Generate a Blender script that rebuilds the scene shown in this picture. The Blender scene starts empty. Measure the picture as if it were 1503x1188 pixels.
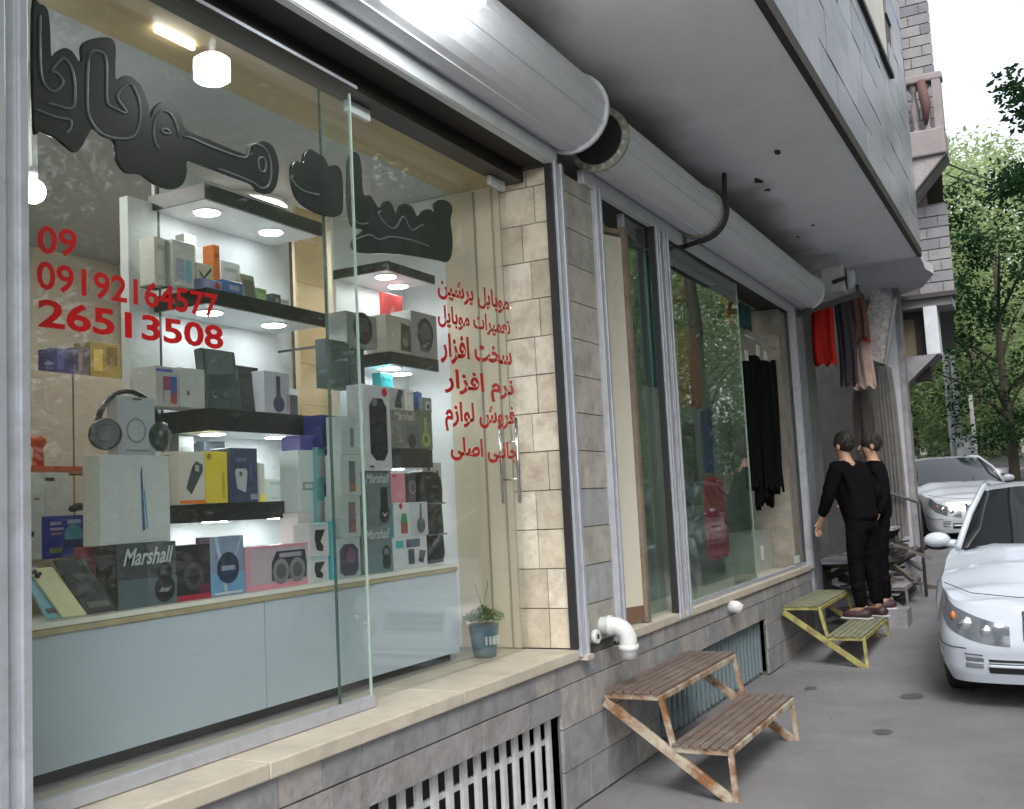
import bpy, bmesh, math, random
from mathutils import Vector, Matrix, noise as mnoise
SC = bpy.context.scene
COL = SC.collection
random.seed(7)
# ---------------------------------------------------------------- camera
MW = ((0.8856, -0.0883, -0.4559), (0.4616, 0.0601, 0.8851), (-0.0507, -0.9943, 0.0940))   # rows: world axes in camera (right, down, forward)
FPX, CX, CY = 1531.06, 751.5, 594.0
CAM = Vector((2.2033, 0.0, 1.5))
cd = bpy.data.cameras.new('camera'); cam = bpy.data.objects.new('camera', cd); COL.objects.link(cam)
cd.sensor_width = 36.0; cd.lens = 36.0 * FPX / 1503.0; cd.clip_end = 2000.0; cd.clip_start = 0.05
rot = Matrix(((MW[0][0], -MW[0][1], -MW[0][2]), (MW[1][0], -MW[1][1], -MW[1][2]), (MW[2][0], -MW[2][1], -MW[2][2])))
cam.matrix_world = Matrix.Translation(CAM) @ rot.to_4x4()
SC.camera = cam
# ---------------------------------------------------------------- light
SUN_EL, SUN_AZ = 48.0, 152.0
w = bpy.data.worlds.new("World"); SC.world = w; w.use_nodes = True
nt = w.node_tree; nt.nodes.clear()
sky = nt.nodes.new('ShaderNodeTexSky'); sky.sky_type = 'NISHITA'; sky.sun_disc = False
sky.sun_elevation = math.radians(SUN_EL); sky.sun_rotation = math.radians(SUN_AZ)
sky.air_density = 1.0; sky.dust_density = 4.0; sky.ozone_density = 1.0
bg = nt.nodes.new('ShaderNodeBackground'); bg.inputs['Strength'].default_value = 0.15
wo = nt.nodes.new('ShaderNodeOutputWorld')
hs = nt.nodes.new('ShaderNodeHueSaturation'); hs.inputs['Saturation'].default_value = .33; hs.inputs['Value'].default_value = 1.55
nt.links.new(sky.outputs[0], hs.inputs['Color']); nt.links.new(hs.outputs[0], bg.inputs[0]); nt.links.new(bg.outputs[0], wo.inputs[0])
sd = bpy.data.lights.new('sun', 'SUN'); sd.energy = .7; sd.angle = math.radians(20); sd.color = (1, .97, .93)
sun = bpy.data.objects.new('sun', sd); COL.objects.link(sun)
az = math.radians(SUN_AZ); el = math.radians(SUN_EL)
sv = Vector((math.sin(az) * math.cos(el), math.cos(az) * math.cos(el), math.sin(el)))
sun.rotation_euler = sv.to_track_quat('Z', 'Y').to_euler(); sun.location = (6, 0, 12)
SC.view_settings.view_transform = 'Standard'; SC.view_settings.look = 'None'
SC.view_settings.exposure = .80; SC.view_settings.gamma = 1.0
try: SC.view_settings.use_curve_mapping = False
except Exception: pass
SC.cycles.max_bounces = 10; SC.cycles.transparent_max_bounces = 12; SC.cycles.glossy_bounces = 5
SC.cycles.sample_clamp_indirect = 8.0
try: SC.cycles.use_denoising = True
except Exception: pass

# ---------------------------------------------------------------- helpers
def ray(u, v):
    a, b, c = u - CX, v - CY, FPX
    return Vector([m[0] * a + m[1] * b + m[2] * c for m in MW])
def on(axis, u, v, val):
    d = ray(u, v); t = (val - CAM[axis]) / d[axis]
    return CAM + d * t
def onx(u, v, x): return on(0, u, v, x)
def ony(u, v, y): return on(1, u, v, y)
def onz(u, v, z): return on(2, u, v, z)

MATS = {}
def mat(name, color, rough=.6, metal=0., var=.12, scale=6., bump=.0, bscale=None, emit=None, estr=0., spec=.5,
        dirt=None, dirt_amt=.0, dirt_scale=2.5, dlo=.5, dhi=.74, stretch=None, coat=0., sub=0.):
    if name in MATS: return MATS[name]
    m = bpy.data.materials.new(name); m.use_nodes = True; n = m.node_tree.nodes; l = m.node_tree.links
    b = n['Principled BSDF']; b.inputs['Roughness'].default_value = rough; b.inputs['Metallic'].default_value = metal
    b.inputs['Specular IOR Level'].default_value = spec
    if coat: b.inputs['Coat Weight'].default_value = coat; b.inputs['Coat Roughness'].default_value = .04
    b.inputs['Base Color'].default_value = (*color, 1)
    if emit:
        b.inputs['Emission Color'].default_value = (*emit, 1); b.inputs['Emission Strength'].default_value = estr
    tc = None
    if var or bump or dirt:
        tc = n.new('ShaderNodeTexCoord'); mp = n.new('ShaderNodeMapping'); l.new(tc.outputs['Object'], mp.inputs[0])
        if stretch: mp.inputs['Scale'].default_value = stretch
        no = n.new('ShaderNodeTexNoise'); no.inputs['Scale'].default_value = scale; no.inputs['Detail'].default_value = 6; no.inputs['Roughness'].default_value = .65
        l.new(mp.outputs[0], no.inputs['Vector'])
        cr = n.new('ShaderNodeValToRGB'); cr.color_ramp.elements[0].position = .3; cr.color_ramp.elements[1].position = .72
        lo = [max(0, c * (1 - var)) for c in color]; hi = [min(1, c * (1 + var)) for c in color]
        cr.color_ramp.elements[0].color = (*lo, 1); cr.color_ramp.elements[1].color = (*hi, 1)
        l.new(no.outputs[0], cr.inputs[0]); out = cr.outputs[0]
        if dirt:
            d = n.new('ShaderNodeTexNoise'); d.inputs['Scale'].default_value = dirt_scale; d.inputs['Detail'].default_value = 8; d.inputs['Roughness'].default_value = .7
            l.new(tc.outputs['Object'], d.inputs['Vector'])
            r = n.new('ShaderNodeValToRGB'); r.color_ramp.elements[0].position = dlo; r.color_ramp.elements[1].position = dhi
            r.color_ramp.elements[1].color = (dirt_amt, dirt_amt, dirt_amt, 1); l.new(d.outputs[0], r.inputs[0])
            mx = n.new('ShaderNodeMix'); mx.data_type = 'RGBA'; l.new(r.outputs[0], mx.inputs[0]); l.new(out, mx.inputs[6]); mx.inputs[7].default_value = (*dirt, 1)
            out = mx.outputs[2]
        l.new(out, b.inputs['Base Color'])
        if bump:
            nb = n.new('ShaderNodeTexNoise'); nb.inputs['Scale'].default_value = bscale or scale * 4; nb.inputs['Detail'].default_value = 8
            l.new(mp.outputs[0], nb.inputs['Vector'])
            bp = n.new('ShaderNodeBump'); bp.inputs['Strength'].default_value = bump; bp.inputs['Distance'].default_value = .01
            l.new(nb.outputs[0], bp.inputs['Height']); l.new(bp.outputs[0], b.inputs['Normal'])
    MATS[name] = m
    return m
def flat(c, rough=.36):
    k = 'print_%.2f_%.2f_%.2f_%.2f' % (*c, rough)
    return mat(k, c, rough, var=.05, scale=30)
def glass(name, tint=(.97, .985, .975), refl=1.0, rough=.0, milky=0.):
    if name in MATS: return MATS[name]
    m = bpy.data.materials.new(name); m.use_nodes = True; n = m.node_tree.nodes; l = m.node_tree.links; n.clear()
    o = n.new('ShaderNodeOutputMaterial'); t = n.new('ShaderNodeBsdfTransparent'); t.inputs[0].default_value = (*tint, 1)
    g = n.new('ShaderNodeBsdfGlossy'); g.inputs['Roughness'].default_value = rough
    lw = n.new('ShaderNodeLayerWeight'); lw.inputs['Blend'].default_value = .5
    p = n.new('ShaderNodeMath'); p.operation = 'POWER'; p.inputs[1].default_value = 5.0
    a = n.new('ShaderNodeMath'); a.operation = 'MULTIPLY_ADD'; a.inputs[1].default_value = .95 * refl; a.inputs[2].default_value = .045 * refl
    l.new(lw.outputs['Facing'], p.inputs[0]); l.new(p.outputs[0], a.inputs[0])
    mx = n.new('ShaderNodeMixShader'); l.new(a.outputs[0], mx.inputs[0]); l.new(t.outputs[0], mx.inputs[1]); l.new(g.outputs[0], mx.inputs[2])
    last = mx
    if milky:
        d = n.new('ShaderNodeBsdfDiffuse'); d.inputs[0].default_value = (.7, .72, .68, 1)
        tc = n.new('ShaderNodeTexCoord'); no = n.new('ShaderNodeTexNoise'); no.inputs['Scale'].default_value = 1.6; no.inputs['Detail'].default_value = 8
        l.new(tc.outputs['Object'], no.inputs['Vector'])
        q = n.new('ShaderNodeMath'); q.operation = 'MULTIPLY'; q.inputs[1].default_value = milky; l.new(no.outputs[0], q.inputs[0])
        m2 = n.new('ShaderNodeMixShader'); l.new(q.outputs[0], m2.inputs[0]); l.new(mx.outputs[0], m2.inputs[1]); l.new(d.outputs[0], m2.inputs[2]); last = m2
    l.new(last.outputs[0], o.inputs[0]); MATS[name] = m
    return m

class MB:
    def __init__(s): s.v = []; s.f = []; s.mi = []; s.sm = []
    def add(s, vs, fs, mi=0, smooth=False):
        k = len(s.v); s.v += [tuple(p) for p in vs]
        for f in fs: s.f.append([i + k for i in f]); s.mi.append(mi); s.sm.append(smooth)
    def box(s, a, b, mi=0, ch=0.):
        x0, x1 = sorted((a[0], b[0])); y0, y1 = sorted((a[1], b[1])); z0, z1 = sorted((a[2], b[2]))
        vs = [(x, y, z) for z in (z0, z1) for y in (y0, y1) for x in (x0, x1)]
        s.add(vs, [(0, 2, 3, 1), (4, 5, 7, 6), (0, 1, 5, 4), (2, 6, 7, 3), (0, 4, 6, 2), (1, 3, 7, 5)], mi)
    def hexa(s, q, mi=0):      # q: 4 bottom (ccw) then 4 top points
        s.add(q, [(3, 2, 1, 0), (4, 5, 6, 7), (0, 1, 5, 4), (1, 2, 6, 5), (2, 3, 7, 6), (3, 0, 4, 7)], mi)
    def bar(s, p, q, w, h=None, up=(0, 0, 1), mi=0):
        p = Vector(p); q = Vector(q); h = h or w; d = (q - p).normalized(); u = Vector(up)
        if abs(d.dot(u)) > .97: u = Vector((1, 0, 0))
        r = d.cross(u).normalized() * w / 2; t = r.cross(d).normalized() * h / 2
        s.add([p - r - t, p + r - t, p + r + t, p - r + t, q - r - t, q + r - t, q + r + t, q - r + t],
              [(0, 3, 2, 1), (4, 5, 6, 7), (0, 1, 5, 4), (1, 2, 6, 5), (2, 3, 7, 6), (3, 0, 4, 7)], mi)
    def tube(s, pts, rad, n=12, mi=0, caps=True, squash=(1, 1)):
        pts = [Vector(p) for p in pts]; rs = rad if isinstance(rad, (list, tuple)) else [rad] * len(pts)
        k = len(s.v); prev = None
        for i, p in enumerate(pts):
            d = (pts[min(i + 1, len(pts) - 1)] - pts[max(i - 1, 0)]).normalized()
            if prev is None:
                a = d.cross(Vector((0, 0, 1)));
                if a.length < .2: a = d.cross(Vector((1, 0, 0)))
                a.normalize()
            else:
                a = (prev - d * prev.dot(d)).normalized()
            prev = a; b = d.cross(a)
            for j in range(n):
                t = 2 * math.pi * j / n
                s.v.append(tuple(p + (a * math.cos(t) * squash[0] + b * math.sin(t) * squash[1]) * rs[i]))
        for i in range(len(pts) - 1):
            for j in range(n):
                s.f.append([k + i * n + j, k + i * n + (j + 1) % n, k + (i + 1) * n + (j + 1) % n, k + (i + 1) * n + j]); s.mi.append(mi); s.sm.append(True)
        if caps:
            s.f.append([k + j for j in range(n)][::-1]); s.mi.append(mi); s.sm.append(False)
            s.f.append([k + (len(pts) - 1) * n + j for j in range(n)]); s.mi.append(mi); s.sm.append(False)
    def disc(s, c, r, axis=0, n=20, mi=0, t=.002):
        d = Vector((0, 0, 0)); d[axis] = t; c = Vector(c)
        s.tube([c - d / 2, c + d / 2], r, n, mi)
    def ball(s, c, r, mi=0, n=10, sc=(1, 1, 1)):
        c = Vector(c); k = len(s.v); rows = n // 2
        for i in range(rows + 1):
            th = math.pi * i / rows
            for j in range(n):
                ph = 2 * math.pi * j / n
                s.v.append((c.x + r * sc[0] * math.sin(th) * math.cos(ph), c.y + r * sc[1] * math.sin(th) * math.sin(ph), c.z + r * sc[2] * math.cos(th)))
        for i in range(rows):
            for j in range(n):
                s.f.append([k + i * n + j, k + (i + 1) * n + j, k + (i + 1) * n + (j + 1) % n, k + i * n + (j + 1) % n]); s.mi.append(mi); s.sm.append(True)
    def mesh(s, name, mats):
        me = bpy.data.meshes.new(name); me.from_pydata(s.v, [], s.f)
        for m in (mats if isinstance(mats, (list, tuple)) else [mats]): me.materials.append(m)
        me.polygons.foreach_set('material_index', s.mi); me.polygons.foreach_set('use_smooth', s.sm); me.update()
        return me
    def build(s, name, mats, parent=None, bevel=0., seg=2):
        o = bpy.data.objects.new(name, s.mesh(name, mats)); COL.objects.link(o)
        if parent: o.parent = parent
        if bevel:
            b = o.modifiers.new('bevel', 'BEVEL'); b.width = bevel; b.segments = seg; b.limit_method = 'ANGLE'; b.angle_limit = math.radians(40)
        return o
def tag(o, label=None, cat=None, group=None, kind=None):
    if label: o['label'] = label
    if cat: o['category'] = cat
    if group: o['group'] = group
    if kind: o['kind'] = kind
    return o
def thing(name, label, cat, group=None, loc=(0, 0, 0), rz=0):
    o = bpy.data.objects.new(name, None); COL.objects.link(o); o.location = loc; o.rotation_euler = (0, 0, rz); o.empty_display_size = .1
    return tag(o, label, cat, group)
def box(name, a, b, m, parent=None, bevel=0.):
    s = MB(); s.box(a, b); return s.build(name, m, parent, bevel)
def copy_tree(o, parent=None):
    c = o.copy(); COL.objects.link(c); c.parent = parent
    for ch in o.children: copy_tree(ch, c)
    return c
# text --------------------------------------------------------------------
AR = {'ا': 'FE8D FE8E', 'ب': 'FE8F FE90 FE91 FE92', 'پ': 'FB56 FB57 FB58 FB59', 'ت': 'FE95 FE96 FE97 FE98', 'ج': 'FE9D FE9E FE9F FEA0',
      'خ': 'FEA5 FEA6 FEA7 FEA8', 'ر': 'FEAD FEAE', 'ز': 'FEAF FEB0', 'س': 'FEB1 FEB2 FEB3 FEB4', 'ش': 'FEB5 FEB6 FEB7 FEB8', 'ص': 'FEB9 FEBA FEBB FEBC',
      'ع': 'FEC9 FECA FECB FECC', 'ف': 'FED1 FED2 FED3 FED4', 'ل': 'FEDD FEDE FEDF FEE0', 'م': 'FEE1 FEE2 FEE3 FEE4', 'ن': 'FEE5 FEE6 FEE7 FEE8',
      'و': 'FEED FEEE', 'ی': 'FBFC FBFD FBFE FBFF'}
def shape(t):
    out = []
    for i, c in enumerate(t):
        if c not in AR: out.append(c); continue
        f = AR[c].split(); prev = i > 0 and t[i - 1] in AR and len(AR[t[i - 1]].split()) == 4; nxt = i + 1 < len(t) and t[i + 1] in AR and len(f) == 4
        k = 3 if prev and nxt else 2 if nxt else 1 if prev else 0
        out.append(chr(int(f[k], 16)))
    return ''.join(out[::-1])
def text_verts(body, bold=.0, res=3):
    c = bpy.data.curves.new('t', 'FONT'); c.body = body; c.offset = bold; c.resolution_u = res; c.fill_mode = 'FRONT'
    o = bpy.data.objects.new('t', c); COL.objects.link(o); bpy.context.view_layer.update()
    me = bpy.data.meshes.new_from_object(o.evaluated_get(bpy.context.evaluated_depsgraph_get()))
    vs = [tuple(v.co) for v in me.vertices]; fs = [tuple(p.vertices) for p in me.polygons]
    bpy.data.objects.remove(o); bpy.data.curves.remove(c); bpy.data.meshes.remove(me)
    return vs, fs
def text_into(s, body, origin, U, V, bold=.0, mi=0, lift=None):   # fits the text's own box into the parallelogram origin, U, V
    vs, fs = text_verts(body, bold)
    if not vs: return
    x0 = min(v[0] for v in vs); x1 = max(v[0] for v in vs); y0 = min(v[1] for v in vs); y1 = max(v[1] for v in vs)
    O = Vector(origin); U = Vector(U); V = Vector(V)
    s.add([O + U * ((v[0] - x0) / (x1 - x0 + 1e-9)) + V * ((v[1] - y0) / (y1 - y0 + 1e-9)) for v in vs], fs, mi)

# ---------------------------------------------------------------- materials
M_ASPH = mat('asphalt', (.168, .166, .175), .85, var=.2, scale=1.4, bump=.5, bscale=90, dirt=(.12, .12, .13), dirt_amt=.75, dirt_scale=.9)
M_MARB = mat('cream_marble', (.50, .45, .37), .45, var=.16, scale=5, dirt=(.26, .23, .19), dirt_amt=.6, dirt_scale=7, bump=.12, bscale=30)
M_TILES = [mat('grey_stone_%s' % i, c, .65, var=.22, scale=9, dirt=(.12, .11, .10), dirt_amt=.8, dirt_scale=6, dlo=.46, dhi=.78, bump=.5, bscale=30)
           for i, c in enumerate([(.285, .272, .275), (.24, .24, .26), (.33, .31, .30), (.25, .26, .275)])]
M_TRAV = [mat('travertine_%s' % i, c, .6, var=.14, scale=6, dirt=(.30, .22, .15), dirt_amt=.8, dlo=.45, dhi=.75, dirt_scale=7, bump=.5, bscale=30)
          for i, c in enumerate([(.66, .59, .47), (.56, .50, .40), (.72, .66, .55)])]
M_PILL = [mat('pillar_stone_%s' % i, c, .6, var=.14, scale=6, dirt=(.17, .15, .13), dirt_amt=.75, dlo=.45, dhi=.75, dirt_scale=7, bump=.5, bscale=30)
          for i, c in enumerate([(.40, .38, .35), (.46, .43, .39), (.36, .37, .38)])]
M_MORT = mat('mortar', (.10, .095, .09), .9, var=.2, bump=.3)
M_SHUT = mat('shutter_grey_paint', (.60, .61, .65), .55, metal=.0, var=.08, scale=3, bump=.35, bscale=2.2, dirt=(.22, .21, .2), dirt_amt=.35, dirt_scale=3)
M_ALU = mat('aluminium_rail', (.50, .52, .58), .35, metal=.4, var=.08, scale=12, dirt=(.2, .19, .18), dirt_amt=.4, dirt_scale=8)
M_DARK = mat('dark_metal', (.018, .018, .02), .5, var=.2)
M_BLACKP = mat('black_lacquer', (.010, .012, .013), .32, var=.1)
M_WHITEP = mat('white_board', (.72, .75, .76), .4, var=.03)
M_CEIL = mat('shop_ceiling', (.46, .50, .54), .6, var=.05)
M_TAN = mat('tan_ceiling_board', (.46, .36, .19), .5, var=.08, stretch=(8, 1, 1))
M_BEIGE = mat('beige_wall_board', (.60, .54, .41), .55, var=.06, scale=2)
M_WOOD = mat('yellow_wood_panel', (.76, .56, .29), .5, var=.10, scale=3, stretch=(1, 1, 6))
M_PANEL = mat('grey_green_panel', (.46, .53, .61), .3, var=.04, scale=2)
M_TRIMW = mat('ledge_wood', (.38, .33, .20), .5, var=.2, scale=20)
M_GLASS = glass('window_glass', milky=.022)
M_GLASS2 = glass('window_glass_dusty_boosted', (.85, .94, .90), 1.5, milky=.03)  # reflection weight boosted beyond real glass, plus a thin milky film
M_RED = mat('red_vinyl', (.50, .006, .010), .35, var=.05)
M_LED = mat('downlight_led', (.9, .9, .9), .5, var=0, emit=(.95, .98, 1.0), estr=24.0)

# ---------------------------------------------------------------- ground
def ground_z(x, y): return 0 if y < 9 else .05 * (y - 9) if y < 70 else 3.05
s = MB(); ys = [-40, -10, -2, 2, 5, 9, 10, 12, 15, 20, 30, 45, 70, 110, 400]; xs = [-60, -20, -8, -.02, 3, 8, 20, 60]
xs = [-60, -20, -8, 0, 3, 8, 20, 60]
s.add([(x, y, ground_z(x, y)) for y in ys for x in xs], [(j * 8 + i, j * 8 + i + 1, (j + 1) * 8 + i + 1, (j + 1) * 8 + i) for j in range(len(ys) - 1) for i in range(7)])
tag(s.build('road', M_ASPH), kind='structure')
s = MB()
for (u, v, r) in ((1338, 1022, .07), (1296, 1074, .05), (1190, 1010, .04)):
    p = onz(u, v, .004); n = 14
    s.add([(p.x + r * (1 + .3 * random.random()) * math.cos(2 * math.pi * i / n), p.y + 1.5 * r * (1 + .3 * random.random()) * math.sin(2 * math.pi * i / n), .004) for i in range(n)], [tuple(range(n))])
tag(s.build('oil_stain', mat('oil', (.075, .075, .08), .7)), kind='structure')

def ground_detail(m):
    n = m.node_tree.nodes; l = m.node_tree.links; b = n['Principled BSDF']; old = b.inputs['Base Color'].links[0].from_socket
    tc = n.new('ShaderNodeTexCoord'); d = n.new('ShaderNodeTexNoise'); d.inputs['Scale'].default_value = 1.7; d.inputs['Detail'].default_value = 5; l.new(tc.outputs['Object'], d.inputs['Vector'])
    ad = n.new('ShaderNodeMix'); ad.data_type = 'RGBA'; ad.blend_type = 'ADD'; ad.inputs[0].default_value = .35; l.new(tc.outputs['Object'], ad.inputs[6]); l.new(d.outputs['Color'], ad.inputs[7])
    vo = n.new('ShaderNodeTexVoronoi'); vo.feature = 'DISTANCE_TO_EDGE'; vo.inputs['Scale'].default_value = .55; l.new(ad.outputs[2], vo.inputs['Vector'])
    r = n.new('ShaderNodeValToRGB'); r.color_ramp.elements[0].color = (.95, .95, .95, 1); r.color_ramp.elements[1].position = .006; l.new(vo.outputs[0], r.inputs[0])
    sp = n.new('ShaderNodeTexNoise'); sp.inputs['Scale'].default_value = 160; sp.inputs['Detail'].default_value = 3; l.new(tc.outputs['Object'], sp.inputs['Vector'])
    r2 = n.new('ShaderNodeValToRGB'); r2.color_ramp.elements[0].position = .35; r2.color_ramp.elements[0].color = (.68, .68, .68, 1); r2.color_ramp.elements[1].position = .62; r2.color_ramp.elements[1].color = (1.18, 1.18, 1.18, 1); l.new(sp.outputs[0], r2.inputs[0])
    m1 = n.new('ShaderNodeMix'); m1.data_type = 'RGBA'; m1.blend_type = 'MULTIPLY'; m1.inputs[0].default_value = 1; l.new(old, m1.inputs[6]); l.new(r.outputs[0], m1.inputs[7])
    m2 = n.new('ShaderNodeMix'); m2.data_type = 'RGBA'; m2.blend_type = 'MULTIPLY'; m2.inputs[0].default_value = 1; l.new(m1.outputs[2], m2.inputs[6]); l.new(r2.outputs[0], m2.inputs[7]); l.new(m2.outputs[2], b.inputs['Base Color'])
ground_detail(M_ASPH)
s = MB(); rnd = random.Random(21)
for i in range(900):
    x = abs(rnd.gauss(0, .35)) + .01 if i % 3 else rnd.uniform(0, 3); y = rnd.uniform(2.5, 9); q = rnd.uniform(.003, .011); a = rnd.uniform(0, 6.28)
    s.add([(x + q * math.cos(a + k * 1.57) * (1 if k % 2 else .6), y + q * math.sin(a + k * 1.57) * (1 if k % 2 else .6), .003 + q * .4 * (k % 2)) for k in range(4)], [(0, 1, 2, 3)])
tag(s.build('grit', mat('grit', (.22, .19, .15), .9, var=.7, scale=2)), kind='stuff')
# ---------------------------------------------------------------- shop building
B = thing('shop_building', 'stone clad building with jutting upper floor and street shops', 'building')
def slab(name, x0, x1, y0, y1, z0, z1, m, bev=0.): return box(name, (x0, y0, z0), (x1, y1, z1), m, B, bev)
Y_END = 11.74
# structural backing for plinth (openings left for the two cellar grilles)
G1 = (2.35, 4.64, .03, .475); G2 = (5.95, 8.62, .03, .455)
s = MB()
for (y0, y1, z0, z1) in ((1.2, G1[0], 0, .70), (G1[1], G2[0], 0, .70), (G2[1], 10.5, 0, .70), (G1[0], G1[1], G1[3], .70), (G2[0], G2[1], G2[3], .70)):
    s.box((-.30, y0, z0 - (.2 if z0 < .1 else 0)), (-.022, y1, z1))
for g in (G1, G2):
    s.box((-.85, g[0], -.2), (-.30, g[1], .02)); s.box((-.9, g[0], -.2), (-.85, g[1], .7)); 
s.build('plinth_wall', M_MORT, B)
# stone facing tiles
tile_cache = {}
def tile(a, b, mats, name='stone_tile', gap=.0025, jit=.0035, par=None):
    a = list(a); b = list(b); thin = min(range(3), key=lambda i: abs(a[i] - b[i]))
    for i in range(3):
        if i != thin:
            if a[i] > b[i]: a[i], b[i] = b[i], a[i]
            a[i] += gap; b[i] -= gap
    off = random.uniform(0, jit)
    if thin == 0: b[0] = max(a[0], b[0]) - off; a[0] = min(a[0], b[0] - .004)
    if thin == 1: a[1] = min(a[1], b[1]) + off
    o = box(name, a, b, random.choice(mats), par or B)
    return o
rows = [(.60, .70), (.40, .60), (.20, .40), (.01, .20)]
for ri, (z0, z1) in enumerate(rows):
    y = 1.30 + (.22 if ri % 2 else 0)
    while y < 10.45:
        L = random.choice([.26, .34, .42, .22, .46]); y1 = min(y + L, 10.47)
        segs = [(y, y1)]
        for g in (G1, G2):
            if z0 < g[3] - .02:
                new = []
                for (a, b) in segs:
                    if b <= g[0] or a >= g[1]: new.append((a, b)); continue
                    if a < g[0]: new.append((a, g[0]))
                    if b > g[1]: new.append((g[1], b))
                segs = new
        for (a, b) in segs:
            if b - a > .04:
                zz0 = z0
                if z0 < .46 < z1 and any(g[0] - .01 <= a and b <= g[1] + .01 for g in (G1, G2)): zz0 = .48
                tile((-.02, a, zz0), (0, b, z1), M_TILES)
        y = y1
for g in (G1, G2):     # upper part of the second row above each grille
    y = g[0]
    while y < g[1] - .03:
        y1 = min(y + random.choice([.42, .5, .6]), g[1]); tile((-.02, y, g[3] + .002), (0, y1, .598), M_TILES); y = y1
    tile((-.25, g[1] + .012, .03), (-.024, g[1] - .006, g[3]), [mat('reveal_plaster', (.42, .36, .30), .7, dirt=(.2, .17, .14), dirt_amt=.7)], 'reveal', jit=0)
# sills
def sill(y0, y1, xb, name='sill_slab'):
    y = y0
    while y < y1 - .05:
        yy = min(y + random.uniform(1.0, 1.5), y1)
        if y1 - yy < .35: yy = y1
        sb = MB(); sb.box((xb, y + .001, .702), (.016, yy - .001, .755)); sb.build(name, M_MARB, B, .006); y = yy
sill(1.30, 4.84, -.42)
sill(5.42, 10.42, -.42, 'sill_slab')
# tile pillar between the shops
s = MB(); s.box((-.95, 4.87, 0.702), (-.022, 5.44, 3.26)); s.build('pillar', M_MORT, B)
z = .757; k = 0
while z < 3.24:
    z1 = min(z + .2, 3.25)
    tile((-.02, 4.96, z), (0, 5.40, z1), M_PILL, 'pillar_tile')
    cut = random.choice([.14, .18, .1])
    tile((-.004, 4.85, z), (-.004 - cut, 4.868, z1), M_TRAV, 'pillar_tile', jit=.003)
    tile((-.004 - cut, 4.85, z), (-.31, 4.868, z1), M_TRAV, 'pillar_tile', jit=.003)
    z = z1
s = MB(); s.box((-.66, 4.845, .757), (-.311, 4.868, 3.2)); s.build('side_panel', M_BEIGE, B)
for xx in (-.36, -.47): box('panel_groove', (xx, 4.8415, .757), (xx + .012, 4.8445, 3.19), mat('groove', (.30, .26, .19), .6), B)
s = MB(); s.box((-.95, 4.846, .757), (-.661, 4.868, 3.2)); s.build('white_side_panel', M_WHITEP, B)
# left jamb of shop one (far left strip of stone)
s = MB(); s.box((-.9, 1.2, .702), (-.022, 1.60, 3.3)); s.build('left_pier', M_MORT, B)
z = .757
while z < 3.2:
    tile((-.02, 1.2, z), (0, 1.60, z + .2), M_TILES, 'pillar_tile'); z += .2
# shop one interior shell
M_BACK = mat('taupe_back_wall', (.62, .57, .48), .6, var=.05)
slab('interior_floor', -3.2, -.421, 1.3, 4.86, .70, .757, mat('floor_tile', (.3, .3, .3), .3))
slab('interior_back_wall', -3.25, -3.2, 1.2, 4.9, .7, 3.3, M_BACK)
slab('interior_side_wall', -3.2, -.95, 4.87, 4.93, .7, 3.3, M_BACK)
slab('interior_left_wall', -3.2, -.30, 1.24, 1.28, .7, 3.3, M_BACK)
slab('ceiling_board', -.60, -.25, 1.3, 4.868, 3.20, 3.24, M_TAN)
slab('shop_ceiling', -3.2, -.603, 1.3, 4.868, 3.205, 3.24, M_CEIL)
# lintel behind the shutter boxes
slab('lintel', -.9, -.25, 1.2, 10.8, 3.30, 3.9, mat('lintel_plaster', (.3, .28, .26), .8))
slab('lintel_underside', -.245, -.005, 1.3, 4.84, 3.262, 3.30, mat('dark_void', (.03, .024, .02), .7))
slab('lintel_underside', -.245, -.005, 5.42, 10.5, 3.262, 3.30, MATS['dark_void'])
# canopy (upper floor overhang)
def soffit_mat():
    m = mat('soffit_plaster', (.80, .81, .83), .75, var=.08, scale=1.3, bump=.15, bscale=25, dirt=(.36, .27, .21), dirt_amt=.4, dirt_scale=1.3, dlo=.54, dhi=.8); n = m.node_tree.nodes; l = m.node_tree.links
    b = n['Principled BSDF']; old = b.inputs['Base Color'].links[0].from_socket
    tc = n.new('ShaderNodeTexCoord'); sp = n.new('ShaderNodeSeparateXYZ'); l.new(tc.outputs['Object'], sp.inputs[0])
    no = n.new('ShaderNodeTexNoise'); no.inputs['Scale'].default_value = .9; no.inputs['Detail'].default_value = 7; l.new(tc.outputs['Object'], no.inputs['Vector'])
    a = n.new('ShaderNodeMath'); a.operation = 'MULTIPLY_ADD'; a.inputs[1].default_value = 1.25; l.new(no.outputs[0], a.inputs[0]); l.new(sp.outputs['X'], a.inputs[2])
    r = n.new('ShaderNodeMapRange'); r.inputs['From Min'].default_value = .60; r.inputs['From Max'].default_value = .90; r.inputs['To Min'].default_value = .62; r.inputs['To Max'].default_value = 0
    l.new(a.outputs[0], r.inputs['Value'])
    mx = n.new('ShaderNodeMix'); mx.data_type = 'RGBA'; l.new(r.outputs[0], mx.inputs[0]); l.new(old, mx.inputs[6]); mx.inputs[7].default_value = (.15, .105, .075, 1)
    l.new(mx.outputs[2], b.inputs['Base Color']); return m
M_SOF = soffit_mat()
slab('soffit', -.25, 1.10, -1.5, Y_END, 3.90, 3.96, M_SOF)
s = MB(); s.box((1.10, -1.5, 3.885), (1.145, Y_END, 3.975)); s.build('edge_trim', mat('rusty_black_trim', (.022, .016, .014), .6, var=.4, scale=25, bump=.6, bscale=30), B)
s = MB()
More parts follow.
